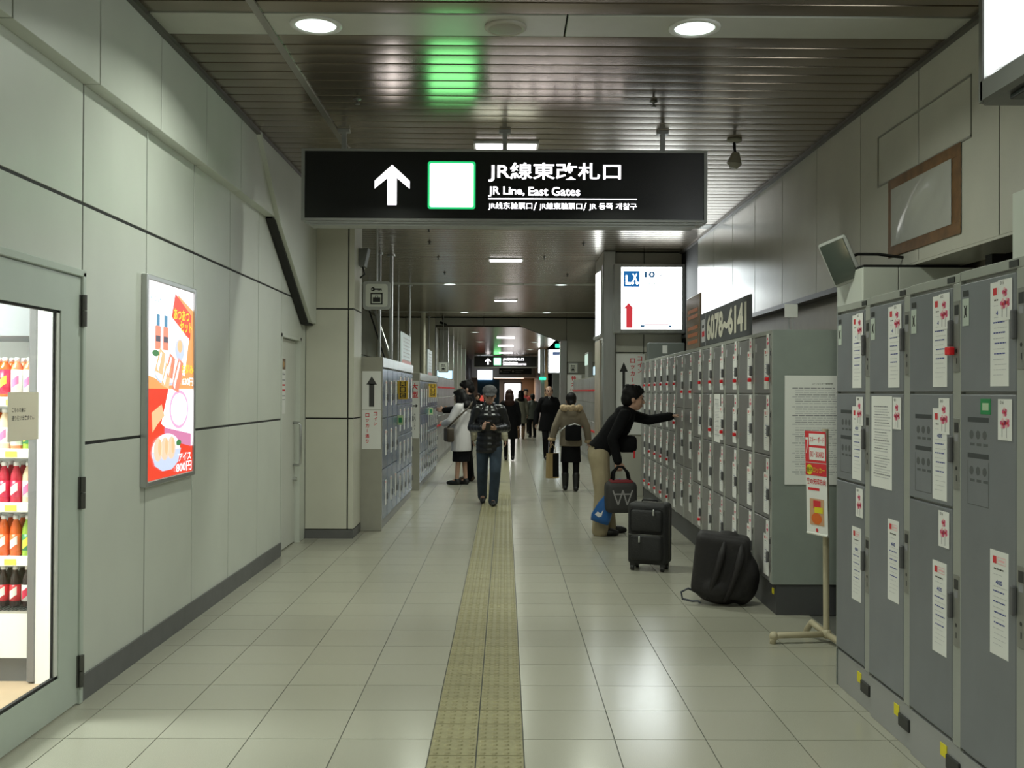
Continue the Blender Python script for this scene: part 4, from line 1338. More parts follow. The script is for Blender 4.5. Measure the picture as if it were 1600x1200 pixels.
# ---------------- long bank 6078-6141
BA = math.atan(0.0111)
BP = 0.515
M_lock2 = mat('locker_door_taupe', (0.245, 0.24, 0.24), 0.3, metal=0.25, noise=0.05, nscale=5, rnd=0.07)
ORD = ['nearest the long notice', 'second', 'third', 'fourth', 'fifth', 'sixth', 'seventh', 'eighth', 'ninth', 'tenth', 'eleventh', 'twelfth', 'thirteenth', 'fourteenth']
DM = {}
def door_mesh(h, w, m, key):
    if (key, round(h, 3), round(w, 3)) not in DM:
        DM[(key, round(h, 3), round(w, 3))] = MB().bbox(0, w, 0, 0.02, 0, h, m, 0.003).mesh('door')
    return DM[(key, round(h, 3), round(w, 3))]
SM = {}
tags = {(0, 3), (1, 3), (2, 3), (3, 3), (4, 3), (5, 3), (2, 2), (3, 2), (4, 2), (6, 2), (7, 2), (8, 3), (9, 3), (10, 3), (11, 3), (12, 3), (13, 3),
        (8, 2), (10, 2), (11, 2), (12, 2), (13, 2), (9, 1), (10, 1), (11, 1), (12, 1), (9, 0), (11, 0), (12, 0), (13, 0), (3, 0), (5, 0), (10, 0)}
for c in range(14):
    fy = 6.87 + BP * (c + 1)
    fx = 1.831 + 0.0111 * (fy - 6.87)
    three = c in (6, 7)
    lab = ('grey %s-door locker column, %s%s' % ('three' if three else 'four', ORD[c], '' if c == 0 else ' from the end panel with the long notice'))
    t = thing('locker_cabinet', lab, 'locker', (fx, fy, 0), R(-90) - BA, 'grey locker columns under the number board')
    H2 = 1.955
    b = MB()
    b.box(0, BP, 0.018, 0.6, 0.21, H2 - 0.001, M_lbody)
    b.bbox(0, BP, 0.0, 0.02, H2 - 0.03, H2, M_lbody, 0.002)
    obj('body', b, t)
    obj('post', MB().bbox(BP - 0.055, BP, -0.003, 0.02, 0.21, H2 - 0.031, M_lbody, 0.003), t)
    obj('plinth', bx(0.001, BP - 0.001, 0.03, 0.6, 0, 0.21, M_lbase), t)
    zs = [0.215, 0.645, 1.085, 1.512, H2 - 0.033] if not three else [0.215, 0.75, 1.355, H2 - 0.033]
    for i in range(len(zs) - 1):
        za, hh = zs[i] + 0.004, zs[i + 1] - zs[i] - 0.008
        dw = BP - 0.065
        d = obj('door', door_mesh(hh, dw, M_lock2, 'b2'), t, (0.008, -0.003, za))
        zo = 0.03 if hh < 0.5 else 0.1
        if three and i == 1:
            pass
        obj('price_sheet', SHS, d, (dw - 0.158, -0.0005, zo))
        obj('number_card', CDS, d, (dw - 0.09, -0.0018, zo + 0.275 if hh < 0.5 else hh - 0.13))
        if c == 3 and i == 2:
            obj('notice_sheet', NOTE, d, (0.05, -0.0008, 0.0))
        if i == len(zs) - 2:
            obj('digit_plate', MB().box(0.03, 0.06, -0.0008, 0, hh - 0.10, hh - 0.04, M_greyp), d)
        obj('handle', HMS, d, (dw - 0.018, 0, zo + 0.10))
        if (c, i) in tags or (three and i == 2):
            obj('key_tag', TGS, d, (dw - 0.022, -0.003, zo + 0.055))
        obj('lock_plate', PLS, t, (BP - 0.046, -0.003, za + zo + 0.04))
    if c == 0:
        e = obj('end_panel', MB().bbox(BP, BP + 0.012, -0.004, 0.6, 0.21, H2, M_lend, 0.003), t)
        obj('end_plinth', bx(BP - 0.002, BP + 0.004, 0.028, 0.6, 0.0, 0.21, M_lbase), t)
        obj('yellow_tag', MB().bbox(BP - 0.10, BP - 0.06, 0.024, 0.031, 0.13, 0.17, M_ylw, 0.001), t)
# rules sheet on the end panel (faces the camera)
Tt = long_sheet(0.43, 0.745, 38, '\u30b3\u30a4\u30f3\u30ed\u30c3\u30ab\u30fc \u4f7f\u7528\u7d04\u6b3e')
tag(obj('rules_sheet', Tt, None, (1.91, 6.852, 0.895), (0, 0, -BA)), 'large white rules sheet full of small print on the locker end panel', 'notice')
# number board on top
nb = thing('number_board', 'grey board with large pale digits 6078 to 6141 on top of the lockers', 'sign', (1.858, 9.57, 1.955), R(-90) - BA)
obj('board', MB().bbox(0, 2.03, 0.0, 0.02, 0, 0.31, mat('board_slate', (0.075, 0.08, 0.085), 0.5), 0.003), nb)
M_dig = mat('digits_cream', (0.62, 0.60, 0.50), 0.6)
obj('lettering', MB().text('6078~6141', 1.14, 0.155, 0.235, -0.003, M_dig, w=1.60, off=0.045), nb)
pl = MB(); pl.quad(0.08, 0.24, 0.04, 0.25, -0.002, M_greyp); pl.quad(0.10, 0.22, 0.09, 0.14, -0.0026, M_red); pl.quad(0.11, 0.2, 0.17, 0.20, -0.0026, M_dark); pl.quad(0.28, 0.29, 0.0, 0.3, -0.002, M_greyp); obj('small_plate', pl, nb)
pbz = thing('brown_board', 'brown glossy board with orange print standing on the lockers beside the number board', 'board', (1.866, 10.36, 1.955), R(-90) - BA)
obj('board', MB().bbox(0, 0.76, 0.0, 0.02, 0, 0.525, mat('board_brown', (0.22, 0.16, 0.11), 0.15, noise=0.2, nscale=5), 0.003), pbz)
oo = MB()
M_orp = mat('print_orange', (0.5, 0.15, 0.05), 0.4)
for z in (0.05, 0.12, 0.19, 0.3, 0.36):
    oo.quad(0.1, 0.66, z, z + 0.035, -0.002, M_orp)
obj('print', oo, pbz)
pps = thing('paper_on_stand', 'small white paper sign on a thin stand on top of the locker end', 'sign', (2.05, 7.2, 1.954))
obj('stick', MB().box(-0.018, -0.012, -0.004, 0.0, 0, 0.15, M_alu).box(0.012, 0.018, -0.004, 0.0, 0, 0.15, M_alu).box(-0.04, 0.04, -0.04, 0.04, 0, 0.006, M_alu), pps)
obj('paper', MB().bbox(-0.048, 0.048, -0.006, -0.004, 0.11, 0.205, M_paper, 0.0005), pps)

# ---------------- left banks
M_lockb = mat('locker_door_steel_blue', (0.23, 0.29, 0.42), 0.25, metal=0.6, noise=0.10, nscale=5, rnd=0.12)
M_lside = mat('locker_side_beige', (0.35, 0.34, 0.29), 0.45, noise=0.04)
M_fas = mat('locker_fascia', (0.52, 0.55, 0.56), 0.25, metal=0.5)
M_strip = mat('locker_strip_red', (0.7, 0.02, 0.03), 0.5)
def left_column(y, w, H, x, rows, label, group, side='L', detail=True, mtl=M_lockb, strip=False, first=False, fascia=True):
    rz = R(90) if side == 'L' else R(-90)
    t = thing('locker_cabinet', label, 'locker', (x, y if side == 'L' else y + w, 0), rz, group)
    b = MB(); b.box(0, w, 0.018, 0.55, 0.1, H, M_lside)
    if fascia:
        b.bbox(0, w, -0.012, 0.03, H - 0.11, H, M_fas, 0.003)
    obj('body', b, t)
    obj('plinth', bx(0, w, 0.02, 0.55, 0, 0.1, M_lbase2), t)
    zt = H - (0.12 if fascia else 0.02)
    n_ = len(rows) + 1
    zs = [0.1] + rows + [zt]
    for i in range(n_):
        hh = zs[i + 1] - zs[i] - 0.012
        d = obj('door', door_mesh(hh, w - 0.03, mtl, mtl.name), t, (0.015, -0.002, zs[i] + 0.006))
        if detail:
            obj('handle', HMS, d, (w - 0.08, 0, hh * 0.35))
            obj('lock_plate', PLS, d, (w - 0.075, -0.001, hh * 0.3))
            obj('price_sheet', SHS, d, (w - 0.225, -0.001, max(0.01, hh * 0.5 - 0.14)))
        if strip and i in (n_ - 1, n_ - 3):
            obj('red_strip', MB().box(0.02, w - 0.05, -0.02, 0, hh * 0.45, hh * 0.45 + 0.035, M_strip), d)
    return t
for i in range(7):
    left_column(10.94 + 0.51 * i, 0.505, 1.89, -1.345, [[0.66, 1.22], [0.62, 1.22], [0.5, 0.95, 1.35]][0 if i < 3 else 2], 'blue steel locker column, %s past the board with the black arrow' % ['first', 'second', 'third', 'fourth', 'fifth', 'sixth', 'seventh'][i], 'steel lockers behind the arrow board')
for i in range(8):
    left_column(15.42 + 0.5 * i, 0.495, 1.80, -1.32, [[0.55, 1.15], [0.45, 0.85, 1.25]][i > 2], 'pale steel locker column, %s past the large-size locker board' % ['first', 'second', 'third', 'fourth', 'fifth', 'sixth', 'seventh', 'eighth'][i], 'steel lockers behind the large-size board')
for i in range(15):
    left_column(19.7 + 0.53 * i, 0.525, 1.84, -1.42, [0.6, 1.0, 1.4], 'small-door locker column with red strips in the far row, left side', 'far left locker columns', detail=False, strip=True, fascia=False, mtl=mat('locker_door_pale', (0.42, 0.42, 0.44), 0.3, metal=0.5, rnd=0.1, noise=0.1))
for i in range(20):
    left_column(16.6 + 0.53 * i, 0.525, 1.85, 1.84, [0.5, 0.9, 1.3], 'small-door locker column with red strips in the far row, past the steel pillar', 'far right locker columns', side='R', detail=False, strip=True, fascia=False, mtl=MATS['locker_door_pale'])
# end boards of the left banks, facing the camera
def end_board(x0, x1, y, H, label):
    t = thing('locker_end_board', label, 'panel', (x0, y, 0))
    obj('panel', MB().bbox(0, x1 - x0, 0, 0.03, 0, H, M_lside, 0.004), t)
    return t
end_board(-1.93, -1.338, 10.905, 1.89, 'beige end board of the left lockers carrying the black arrow sign')
a1 = thing('arrow_sign', 'white paper sign with a black up arrow and red vertical Japanese lettering', 'sign', (-1.555, 10.904, 0.89))
obj('sheet', bx(0, 0.205, -0.002, 0, 0, 0.425, M_paper), a1)
obj('sheet', bx(0, 0.205, -0.002, 0, 0.43, 0.845, M_paper), a1)
a = MB(); a.quad(0.075, 0.13, 0.46, 0.71, -0.004, mat('arrow_charcoal', (0.05, 0.05, 0.05), 0.6)); a.flat([(0.045, 0.70), (0.16, 0.70), (0.103, 0.79)], -0.004, MATS['arrow_charcoal']); obj('arrow', a, a1)
lt = MB(); lt.vtext('\u30b3\u30a4\u30f3', 0.145, 0.405, 0.045, -0.004, M_red, 0.2, off=0.02); lt.vtext('\u30ed\u30c3\u30ab\u30fc\u901a\u308a', 0.058, 0.39, 0.045, -0.004, M_red, 0.25, off=0.02); obj('lettering', lt, a1)
end_board(-1.93, -1.313, 15.385, 1.80, 'beige end board of the second left locker row, with the large-size sign')
a2 = thing('size_sign', 'white strip sign with large red characters and a small black arrow', 'sign', (-1.45, 15.384, 0.8))
obj('sheet', bx(0, 0.125, -0.002, 0, 0, 0.88, M_paper), a2)
lt = MB(); lt.vtext('\u5927\u578b', 0.06, 0.85, 0.11, -0.004, M_red, 0.15, off=0.03); lt.vtext('\u5927\u578b\u30ed\u30c3\u30ab\u30fc', 0.06, 0.38, 0.035, -0.004, M_ink, 0.25); obj('lettering', lt, a2)
a = MB(); a.quad(0.03, 0.075, 0.488, 0.505, -0.004, M_ink); a.flat([(0.075, 0.47), (0.11, 0.497), (0.075, 0.524)], -0.004, M_ink); obj('arrow', a, a2)
# boards standing on top of the left banks and money-changer signs
def top_board(x, y, w, z, h, label):
    t = thing('top_board', label, 'sign', (x, y, z), R(90))
    obj('panel', MB().bbox(0, w, 0, 0.02, 0, h, mat('board_pale_blue', (0.62, 0.70, 0.74), 0.3), 0.004), t)
    q = MB()
    for k in range(7):
        q.quad(w * 0.15, w * 0.85, h * (0.1 + 0.12 * k), h * (0.13 + 0.12 * k), -0.002, M_greyp)
    q.quad(0, w, 0, h * 0.1, -0.002, M_pinkl)
    obj('print', q, t)
top_board(-1.34, 12.95, 1.25, 1.89, 0.40, 'pale blue board standing on the first left lockers')
top_board(-1.32, 17.1, 0.9, 1.80, 0.44, 'pale board standing on the second left lockers')
M_ys = mat('sign_amber', (0.65, 0.40, 0.03), 0.5)
def changer_sign(x, y, z, label):
    t = thing('money_changer_sign', label, 'sign', (x, y, z))
    obj('plate', MB().bbox(0, 0.125, 0, 0.012, 0, 0.23, M_ys, 0.002), t)
    lt = MB()
    for k in range(3):
        lt.quad(0.025, 0.10, 0.163 - 0.072 * k, 0.222 - 0.072 * k, -0.001, M_ink)
    lt2 = MB(); lt2.vtext('\u4e21\u66ff\u6a5f', 0.0625, 0.221, 0.056, -0.002, mat('sign_amber_text', (0.9, 0.6, 0.05), 0.5), 0.28, off=0.02)
    obj('dark_cell', lt, t); obj('lettering', lt2, t)
    obj('fin', bx(-0.02, 0.0, 0, 0.012, 0.0, 0.23, M_ylw), t)
changer_sign(-1.34, 12.5, 1.42, 'amber money changer sign sticking out of the first left lockers')
changer_sign(-1.315, 17.3, 1.42, 'amber money changer sign sticking out of the second left lockers')
for (x, y, z, lb) in ((-1.34, 12.48, 1.1, 'small green and white tag below the first amber sign'), (-1.315, 17.28, 1.12, 'small green and white tag below the second amber sign')):
    q = MB(); q.box(0, 0.07, 0, 0.01, 0, 0.12, mat('tag_pale_green', (0.5, 0.62, 0.35), 0.5)); q.quad(0.015, 0.055, 0.03, 0.09, -0.001, M_grn)
    tag(obj('price_tag', q, None, (x, y, z)), lb, 'tag')

# ================================================================== FAR HALL
hanging_sign((0.0, 50.0, 3.02), 'small distant black direction sign with arrow and green square, deep in the hall', True, 3.34)
for y, lb in ((33.6, 'first'), (39.6, 'second'), (46.8, 'third')):
    t = thing('ceiling_lamp', lb + ' rectangular lamp on the lower ceiling beyond the header', 'light', (0.0, y, 3.34), group='far rectangular lamps')
    obj('diffuser', MB().bbox(-0.3, 0.3, -0.2, 0.2, -0.03, 0, G_rect, 0.005), t)
    area_lamp('ceiling_lamp_tube', t, (0, 0, -0.05), 0.6, RECT_POWER, WARM, 'RECTANGLE', 0.4)
for x, y in ((-0.94, 30.7), (-0.94, 36.6), (1.05, 36.6), (1.05, 43.2)):
    downlight(x, y, 'round downlight in the lower ceiling beyond the header', z=3.34)
# light boxes further on the right
M_sign_panel = colglow('far_sign_text', (0.2, 0.3, 0.55), 0.6)
t = thing('light_box', 'lit white sign with blue mark on a steel post beyond the header', 'light box', (1.72, 41.0, 2.28))
obj('case', MB().bbox(0, 0.9, 0.0, 0.3, 0, 1.0, M_steel, 0.01), t)
obj('lit_face', bx(0.04, 0.86, -0.02, 0, 0.04, 0.96, G_box), t)
obj('mark', MB().quad(0.2, 0.55, 0.75, 0.88, -0.023, M_sign_panel), t)
obj('post', bx(0.2, 0.6, 0.1, 0.3, -2.28, 0.0, M_steel), t)
t = thing('light_box', 'narrow lit box turned to the corridor beyond the header', 'light box', (1.40, 41.9, 2.28), R(-90))
obj('case', MB().bbox(0, 0.9, 0.0, 0.2, 0, 1.0, M_steel, 0.01), t)
obj('lit_face', bx(0.04, 0.86, -0.03, 0, 0.04, 0.96, G_box), t)
obj('post', bx(0.3, 0.6, 0.05, 0.2, -2.28, 0.0, M_steel), t)
# post of steel at the foot of the header
struct('trim_20', bx(1.52, 1.70, 27.9, 28.3, 0, 2.95, M_steel))
# sign strip and red lettering on the wall at the header, neon-lit cabinets
picto((1.88, 27.98, 2.19), 'small grey locker pictogram on the band under the far header', 0.95)
w = thing('wall_poster', 'white poster with red vertical characters under the far header', 'poster', (1.72, 27.97, 1.25))
obj('sheet', bx(0, 0.4, 0, 0.01, 0, 0.75, M_paper), w)
lt = MB(); lt.vtext('\u7279\u5927', 0.18, 0.72, 0.14, -0.003, M_red, 0.15, off=0.03); lt.vtext('\u30ed\u30c3\u30ab\u30fc', 0.12, 0.36, 0.06, -0.003, M_red, 0.2); lt.vtext('\u30b3\u30a4\u30f3', 0.26, 0.36, 0.06, -0.003, M_red, 0.2); obj('lettering', lt, w)
t = thing('lit_panel', 'blue-white glowing panel standing on the far right lockers', 'light box', (1.86, 21.2, 1.852), R(-90))
obj('case', MB().bbox(0, 1.2, 0, 0.1, 0, 0.24, M_alu, 0.01), t)
obj('lit_face', bx(0.03, 1.17, -0.01, 0, 0.03, 0.2, glow('panel_blue_white', (0.5, 0.8, 1.0), 2.2)), t)
t = thing('lit_panel', 'upright pale panel standing on the far right lockers', 'light box', (1.9, 24.0, 1.85), R(-90))
obj('case', MB().bbox(0, 0.9, 0, 0.1, 0, 0.6, M_alu, 0.01), t)
obj('lit_face', bx(0.03, 0.87, -0.01, 0, 0.3, 0.55, glow('panel_green_reflection', (0.75, 1.0, 0.85), 0.9)), t)  # pale green reflection on the panel, put in as a glowing face
# far left: hung sign boxes
# picture-like pictogram at the left far wall
t = picto((-1.70, 27.4, 2.18), 'small locker pictogram sign above the far left lockers', 0.95)
obj('rod', MB().cyl((0, 0.02, 0.1), (0, 0.02, CZ - 2.18), 0.01, M_alu), t)
t = thing('lit_panel', 'small blue-white screen under the far left pictogram', 'slab', (-1.9, 27.6, 1.85))
obj('case', MB().bbox(0, 0.45, 0, 0.1, 0, 0.26, M_alu, 0.01), t)
obj('lit_face', bx(0.02, 0.43, -0.01, 0, 0.02, 0.24, MATS['panel_blue_white']), t)  # plain slab with a blue-white emitting face
# security camera
sc = thing('security_camera', 'small dark camera hanging under the far ceiling beside the header', 'camera', (-1.75, 27.6, CZ))
obj('arm', MB().cyl((0, 0, 0), (0.05, -0.05, -0.2), 0.015, M_black), sc)
obj('housing', MB().cyl((-0.05, 0.05, -0.16), (0.12, -0.15, -0.24), 0.035, M_black, seg=10), sc)
# end of the hall: bright opening, frame, blue wall, signs
struct('wall_end', MB().box(-4.2, -0.05, 62, 62.2, 0, 3.6, mat('end_wall_dark', (0.10, 0.09, 0.08), 0.5)).box(0.95, 3.2, 62, 62.2, 0, 3.6, mat('end_wall_brown', (0.22, 0.13, 0.07), 0.5))
       .box(-0.05, 0.95, 62, 62.2, 2.02, 3.6, MATS['end_wall_dark']))
struct('ceiling_end', bx(-4.2, 3.2, 58.9, 62.2, 2.35, 3.5, mat('end_ceiling_pale', (0.5, 0.46, 0.42), 0.35)))
struct('wall_right_end', bx(1.75, 1.9, 45, 62, 0, 3.4, mat('end_wall_tan', (0.55, 0.36, 0.2), 0.45)))
struct('window_1', MB().box(-0.05, 0.95, 62.3, 62.35, 0.0, 2.02, glow('end_window_glow', (1.0, 0.96, 0.97), 2.6)))
struct('trim_30', MB().box(-0.12, -0.05, 61.95, 62.1, 0, 2.1, M_black).box(0.95, 1.02, 61.95, 62.1, 0, 2.1, M_black).box(-0.12, 1.02, 61.95, 62.1, 2.02, 2.12, M_black))
t = thing('shop_kiosk', 'blue shop front with a red lit strip at the end of the hall', 'shop', (-1.6, 57.5, 0))
obj('wall', bx(0, 1.25, 0, 0.2, 0, 2.2, mat('shop_blue', (0.04, 0.16, 0.3), 0.4)), t)
obj('lit_sign', bx(0, 0.85, -0.05, 0, 2.2, 2.75, glow('shop_sign_glow', (0.85, 0.93, 1.0), 2.5)), t)
obj('red_strip', bx(0.05, 0.35, -0.04, 0, 0.2, 1.3, glow('shop_red_glow', (0.9, 0.12, 0.08), 0.8)), t)
t = thing('hanging_sign', 'dim dark hanging sign with two round marks below the distant lit sign', 'sign', (-0.35, 54.0, 2.45))
obj('board', MB().bbox(0, 1.75, 0, 0.12, 0, 0.34, mat('sign_dim', (0.02, 0.022, 0.025), 0.4), 0.01), t)
lt = MB()
for x in (0.1, 0.75):
    lt.disc(x, 0.17, 0.06, -0.003, M_greyp, 12)
    lt.quad(x + 0.12, x + 0.55, 0.18, 0.24, -0.003, M_gray); lt.quad(x + 0.12, x + 0.45, 0.1, 0.13, -0.003, M_gray)
obj('print', lt, t)
obj('hanger', MB().cyl((0.3, 0.06, 0.3), (0.3, 0.06, 0.89), 0.02, M_alu).cyl((1.4, 0.06, 0.3), (1.4, 0.06, 0.89), 0.02, M_alu), t)
el = thing('ceiling_lamp', 'warm lamp strip on the low ceiling at the end of the hall', 'light', (0.2, 60.3, 2.35))
obj('diffuser', bx(-0.9, 0.9, -0.15, 0.15, -0.03, 0, glow('warm_lamp', (1, 0.75, 0.6), 3.0)), el)
area_lamp('warm_strip_lamp', el, (0, 0, -0.05), 1.8, 60, (1, 0.8, 0.65), 'RECTANGLE', 0.3)
for i, (x, y, z) in enumerate(((1.5, 40.6, 2.06), (1.62, 30.0, 2.9))):
    t = thing('exit_lamp', ['small green lamp below the narrow lit box', 'small green lamp at the foot of the slanted header'][i], 'light', (x, y, z))
    obj('lens', MB().bbox(-0.14, 0.14, -0.03, 0.03, -0.06, 0.06, glow('exit_green', (0.05, 0.9, 0.55), 1.6), 0.01), t)
    obj('bracket', bx(-0.02, 0.02, 0.0, 0.06, -0.02, 0.02 + (3.34 - z), M_alu), t)

# ================================================================== PEOPLE
def loft_add(mb, pts, rx, ry, m, lat=(1, 0, 0), seg=18):
    pts = [Vector(p) for p in pts]
    lat = Vector(lat)
    vs = []; fs = []
    n = len(pts)
    for i, p in enumerate(pts):
        d = (pts[min(i + 1, n - 1)] - pts[max(i - 1, 0)]).normalized()
        a = (lat - d * lat.dot(d)).normalized()
        b = d.cross(a)
        for k in range(seg):
            t = 2 * PI * k / seg
            vs.append(p + a * (math.cos(t) * rx[i]) + b * (math.sin(t) * ry[i]))
    for i in range(n - 1):
        for k in range(seg):
            fs.append((i * seg + k, i * seg + (k + 1) % seg, (i + 1) * seg + (k + 1) % seg, (i + 1) * seg + k))
    fs.append(tuple(range(seg - 1, -1, -1)))
    fs.append(tuple((n - 1) * seg + k for k in range(seg)))
    mb.add(vs, fs, m, True)

def limb(mb, pts, rs, m):
    for i in range(len(pts) - 1):
        mb.cyl(pts[i], pts[i + 1], rs[i], m, r1=rs[i + 1], seg=12)
    for p, r in zip(pts, rs):
        mb.ell(p, r * 0.995, m, 12, 8)

def remesh(mb, m, voxel, name, it=4):
    me = mb.mesh('tmp')
    o = bpy.data.objects.new('tmp', me)
    COL.objects.link(o)
    r = o.modifiers.new('r', 'REMESH'); r.mode = 'VOXEL'; r.voxel_size = voxel
    s = o.modifiers.new('s', 'SMOOTH'); s.factor = 0.5; s.iterations = it
    dg = bpy.context.evaluated_depsgraph_get()
    out = bpy.data.meshes.new_from_object(o.evaluated_get(dg))
    bpy.data.objects.remove(o)
    bpy.data.meshes.remove(me)
    out.materials.clear(); out.materials.append(m)
    out.polygons.foreach_set('use_smooth', [True] * len(out.polygons))
    out.polygons.foreach_set('material_index', [0] * len(out.polygons))
    out.name = name
    return out

SK = mat('skin', (0.50, 0.30, 0.215), 0.5)
HB = mat('hair_black', (0.006, 0.005, 0.005), 0.55, bump=0.3, bscale=80, spec=0.2)
HBR = mat('hair_brown', (0.035, 0.014, 0.010), 0.55, bump=0.3, bscale=80, spec=0.2)
J0 = dict(pel=(0, 0, .92), wai=(0, 0, 1.07), che=(0, 0, 1.27), nec=(0, .012, 1.44), hed=(0, -.012, 1.575))
for s, k in ((1, 'L'), (-1, 'R')):
    J0.update({'hip' + k: (s * .088, 0, .88), 'kne' + k: (s * .095, -.02, .48), 'ank' + k: (s * .095, .03, .085),
               'sho' + k: (s * .152, .005, 1.365), 'elb' + k: (s * .225, .03, 1.11), 'wri' + k: (s * .235, -.05, .87)})

def hand(mb, wr, d, n, hint, curl, k):
    d = Vector(d).normalized(); n = Vector(n); n = (n - d * n.dot(d)).normalized()
    w = d.cross(n)
    if w.dot(Vector(hint)) < 0:
        w = -w
    wr = Vector(wr)
    kn = []
    for i, off in enumerate((.030, .010, -.010, -.029)):
        root = wr + (d * .088 + w * off) * k
        limb(mb, [wr + (d * .01 + w * off * .55) * k, root], [.016 * k, .0125 * k], SK)
        L = (.036, .042, .039, .030)[i]
        d1 = d * math.cos(curl) + n * math.sin(curl)
        d2 = d * math.cos(2.1 * curl) + n * math.sin(2.1 * curl)
        p1 = root + d1 * L * k; p2 = p1 + d2 * L * 0.95 * k
        limb(mb, [root, p1, p2], [.0105 * k, .0095 * k, .008 * k], SK)
    t0 = wr + (d * .025 + w * .026) * k
    t1 = t0 + (d * .6 + w * .6 + n * .35).normalized() * .042 * k
    t2 = t1 + (d * .85 + w * .25 + n * .4).normalized() * .034 * k
    limb(mb, [t0, t1, t2], [.014 * k, .0115 * k, .0095 * k], SK)

def person(label, H, loc, rz, J=None, yaw=0.0, pitch=0.0, tilt=0.0, hands=None, top=None, bottom=None, shoe=None, hair='short', hairm=HB,
           group=None, face=True, voxel=0.009, sex='m'):
    k = H / 1.70
    j = {a: Vector(b) for a, b in J0.items()}
    for a, b in (J or {}).items():
        j[a] = Vector(b)
    j = {a: b * k for a, b in j.items()}
    t = thing('person', label, 'person', loc, rz, group)
    lat = (j['shoL'] - j['shoR']).normalized()
    hm = Matrix.Translation(j['hed']) @ Matrix.Rotation(yaw, 4, 'Z') @ Matrix.Rotation(pitch, 4, 'X') @ Matrix.Rotation(tilt, 4, 'Y')
    # ---- body: one continuous surface
    b = MB()
    sw = 1.0 if sex == 'm' else 0.92
    loft_add(b, [j['pel'] - Vector((0, 0, .06 * k)), j['pel'], j['wai'], j['che'], (j['shoL'] + j['shoR']) / 2 + Vector((0, 0, .0)), j['nec']],
             [q * k for q in (.10, .15, .125 * sw, .15 * sw, .13 * sw, .05)], [q * k for q in (.08, .105, .09, .105, .075, .048)], SK, lat)
    limb(b, [j['nec'] - Vector((0, 0, .03 * k)), j['hed'] + hm.to_3x3() @ Vector((0, .015, -.05)) * k], [.052 * k, .048 * k], SK)
    for s in 'LR':
        limb(b, [j['hip' + s], j['kne' + s], j['ank' + s]], [.078 * k, .052 * k, .036 * k], SK)
        limb(b, [(j['shoL'] + j['shoR']) / 2 * 0.4 + j['sho' + s] * 0.6, j['sho' + s], j['elb' + s], j['wri' + s]], [.055 * k, .052 * k, .04 * k, .027 * k], SK)
        f = j['ank' + s]
        limb(b, [f, f + Vector((0, -.10, -.05)) * k], [.036 * k, .03 * k], SK)
        hd = (hands or {}).get(s)
        dflt_d = (j['wri' + s] - j['elb' + s]).normalized()
        sg = 1 if s == 'L' else -1
        d_, n_, h_, c_ = hd if hd else (dflt_d, (-sg, 0, 0), (0, -1, 0), 0.35)
        hand(b, j['wri' + s], d_, n_, h_, c_, k)
    hb = MB(hm)
    K = k * 1.10
    hb.ell((0, .012 * K, .03 * K), (.074 * K, .092 * K, .088 * K), SK)
    hb.ell((0, -.02 * K, -.03 * K), (.061 * K, .072 * K, .085 * K), SK)
    hb.ell((0, -.036 * K, -.082 * K), (.042 * K, .044 * K, .034 * K), SK)
    hb.cyl((0, -.086 * K, .004 * K), (0, -.106 * K, -.032 * K), .008 * K, SK, r1=.015 * K, seg=8)
    hb.ell((0, -.104 * K, -.034 * K), (.016 * K, .013 * K, .011 * K), SK, 8, 6)
    hb.ell((0, -.076 * K, .024 * K), (.048 * K, .016 * K, .012 * K), SK, 10, 6)
    hb.ell((0, -.084 * K, -.066 * K), (.024 * K, .013 * K, .010 * K), SK, 10, 6)
    for s in (-1, 1):
        hb.ell((s * .075 * K, .012 * K, -.012 * K), (.012 * K, .022 * K, .033 * K), SK, 10, 8)
    b.v += hb.v and []
    o_ = len(b.v); mi_ = b.mi(SK)
    b.v += hb.v
    b.f += [[q + o_ for q in f] for f in hb.f]; b.m += [mi_] * len(hb.f); b.s += [True] * len(hb.f)
    obj('body', remesh(b, SK, voxel, 'body', 3), t)
    if face:
        M_eye = mat('eye_dark', (0.015, 0.012, 0.012), 0.2); M_lip = mat('lip', (0.33, 0.11, 0.10), 0.5)
        for s in (-1, 1):
            obj('eye', MB(hm).ell((s * .029 * K, -.084 * K, .004 * K), (.013 * K, .006 * K, .006 * K), M_eye, 8, 6), t)
            obj('eyebrow', MB(hm).ell((s * .031 * K, -.090 * K, .026 * K), (.019 * K, .006 * K, .0045 * K), HB, 8, 6), t)
        obj('mouth', MB(hm).ell((0, -.096 * K, -.068 * K), (.022 * K, .005 * K, .005 * K), M_lip, 8, 6), t)
    # ---- hair
    h = MB(hm)
    if hair in ('short', 'long', 'bun', 'messy'):
        h.ell((0, .022 * K, .046 * K), (.085 * K, .100 * K, .088 * K), hairm)
        h.ell((0, .055 * K, -.01 * K), (.076 * K, .07 * K, .085 * K), hairm)
        for s in (-1, 1):
            h.ell((s * .068 * K, .012 * K, .03 * K), (.02 * K, .05 * K, .05 * K), hairm)
        h.ell((0.01 * K, -.058 * K, .085 * K), (.055 * K, .035 * K, .028 * K), hairm)
    if hair == 'messy':
        for a in range(9):
            an = a * 0.7
            h.ell((math.cos(an) * .05 * K, .02 * K + math.sin(an) * .06 * K, .11 * K), (.022 * K, .022 * K, .026 * K), hairm)
        h.ell((0, -.075 * K, .075 * K), (.05 * K, .022 * K, .02 * K), hairm)
    if hair == 'long':
        h.ell((0, .075 * K, -.07 * K), (.10 * K, .085 * K, .13 * K), hairm)
        h.ell((0, .10 * K, -.16 * K), (.115 * K, .08 * K, .09 * K), hairm)
        for s in (-1, 1):
            h.ell((s * .075 * K, -.005 * K, -.06 * K), (.025 * K, .05 * K, .11 * K), hairm)
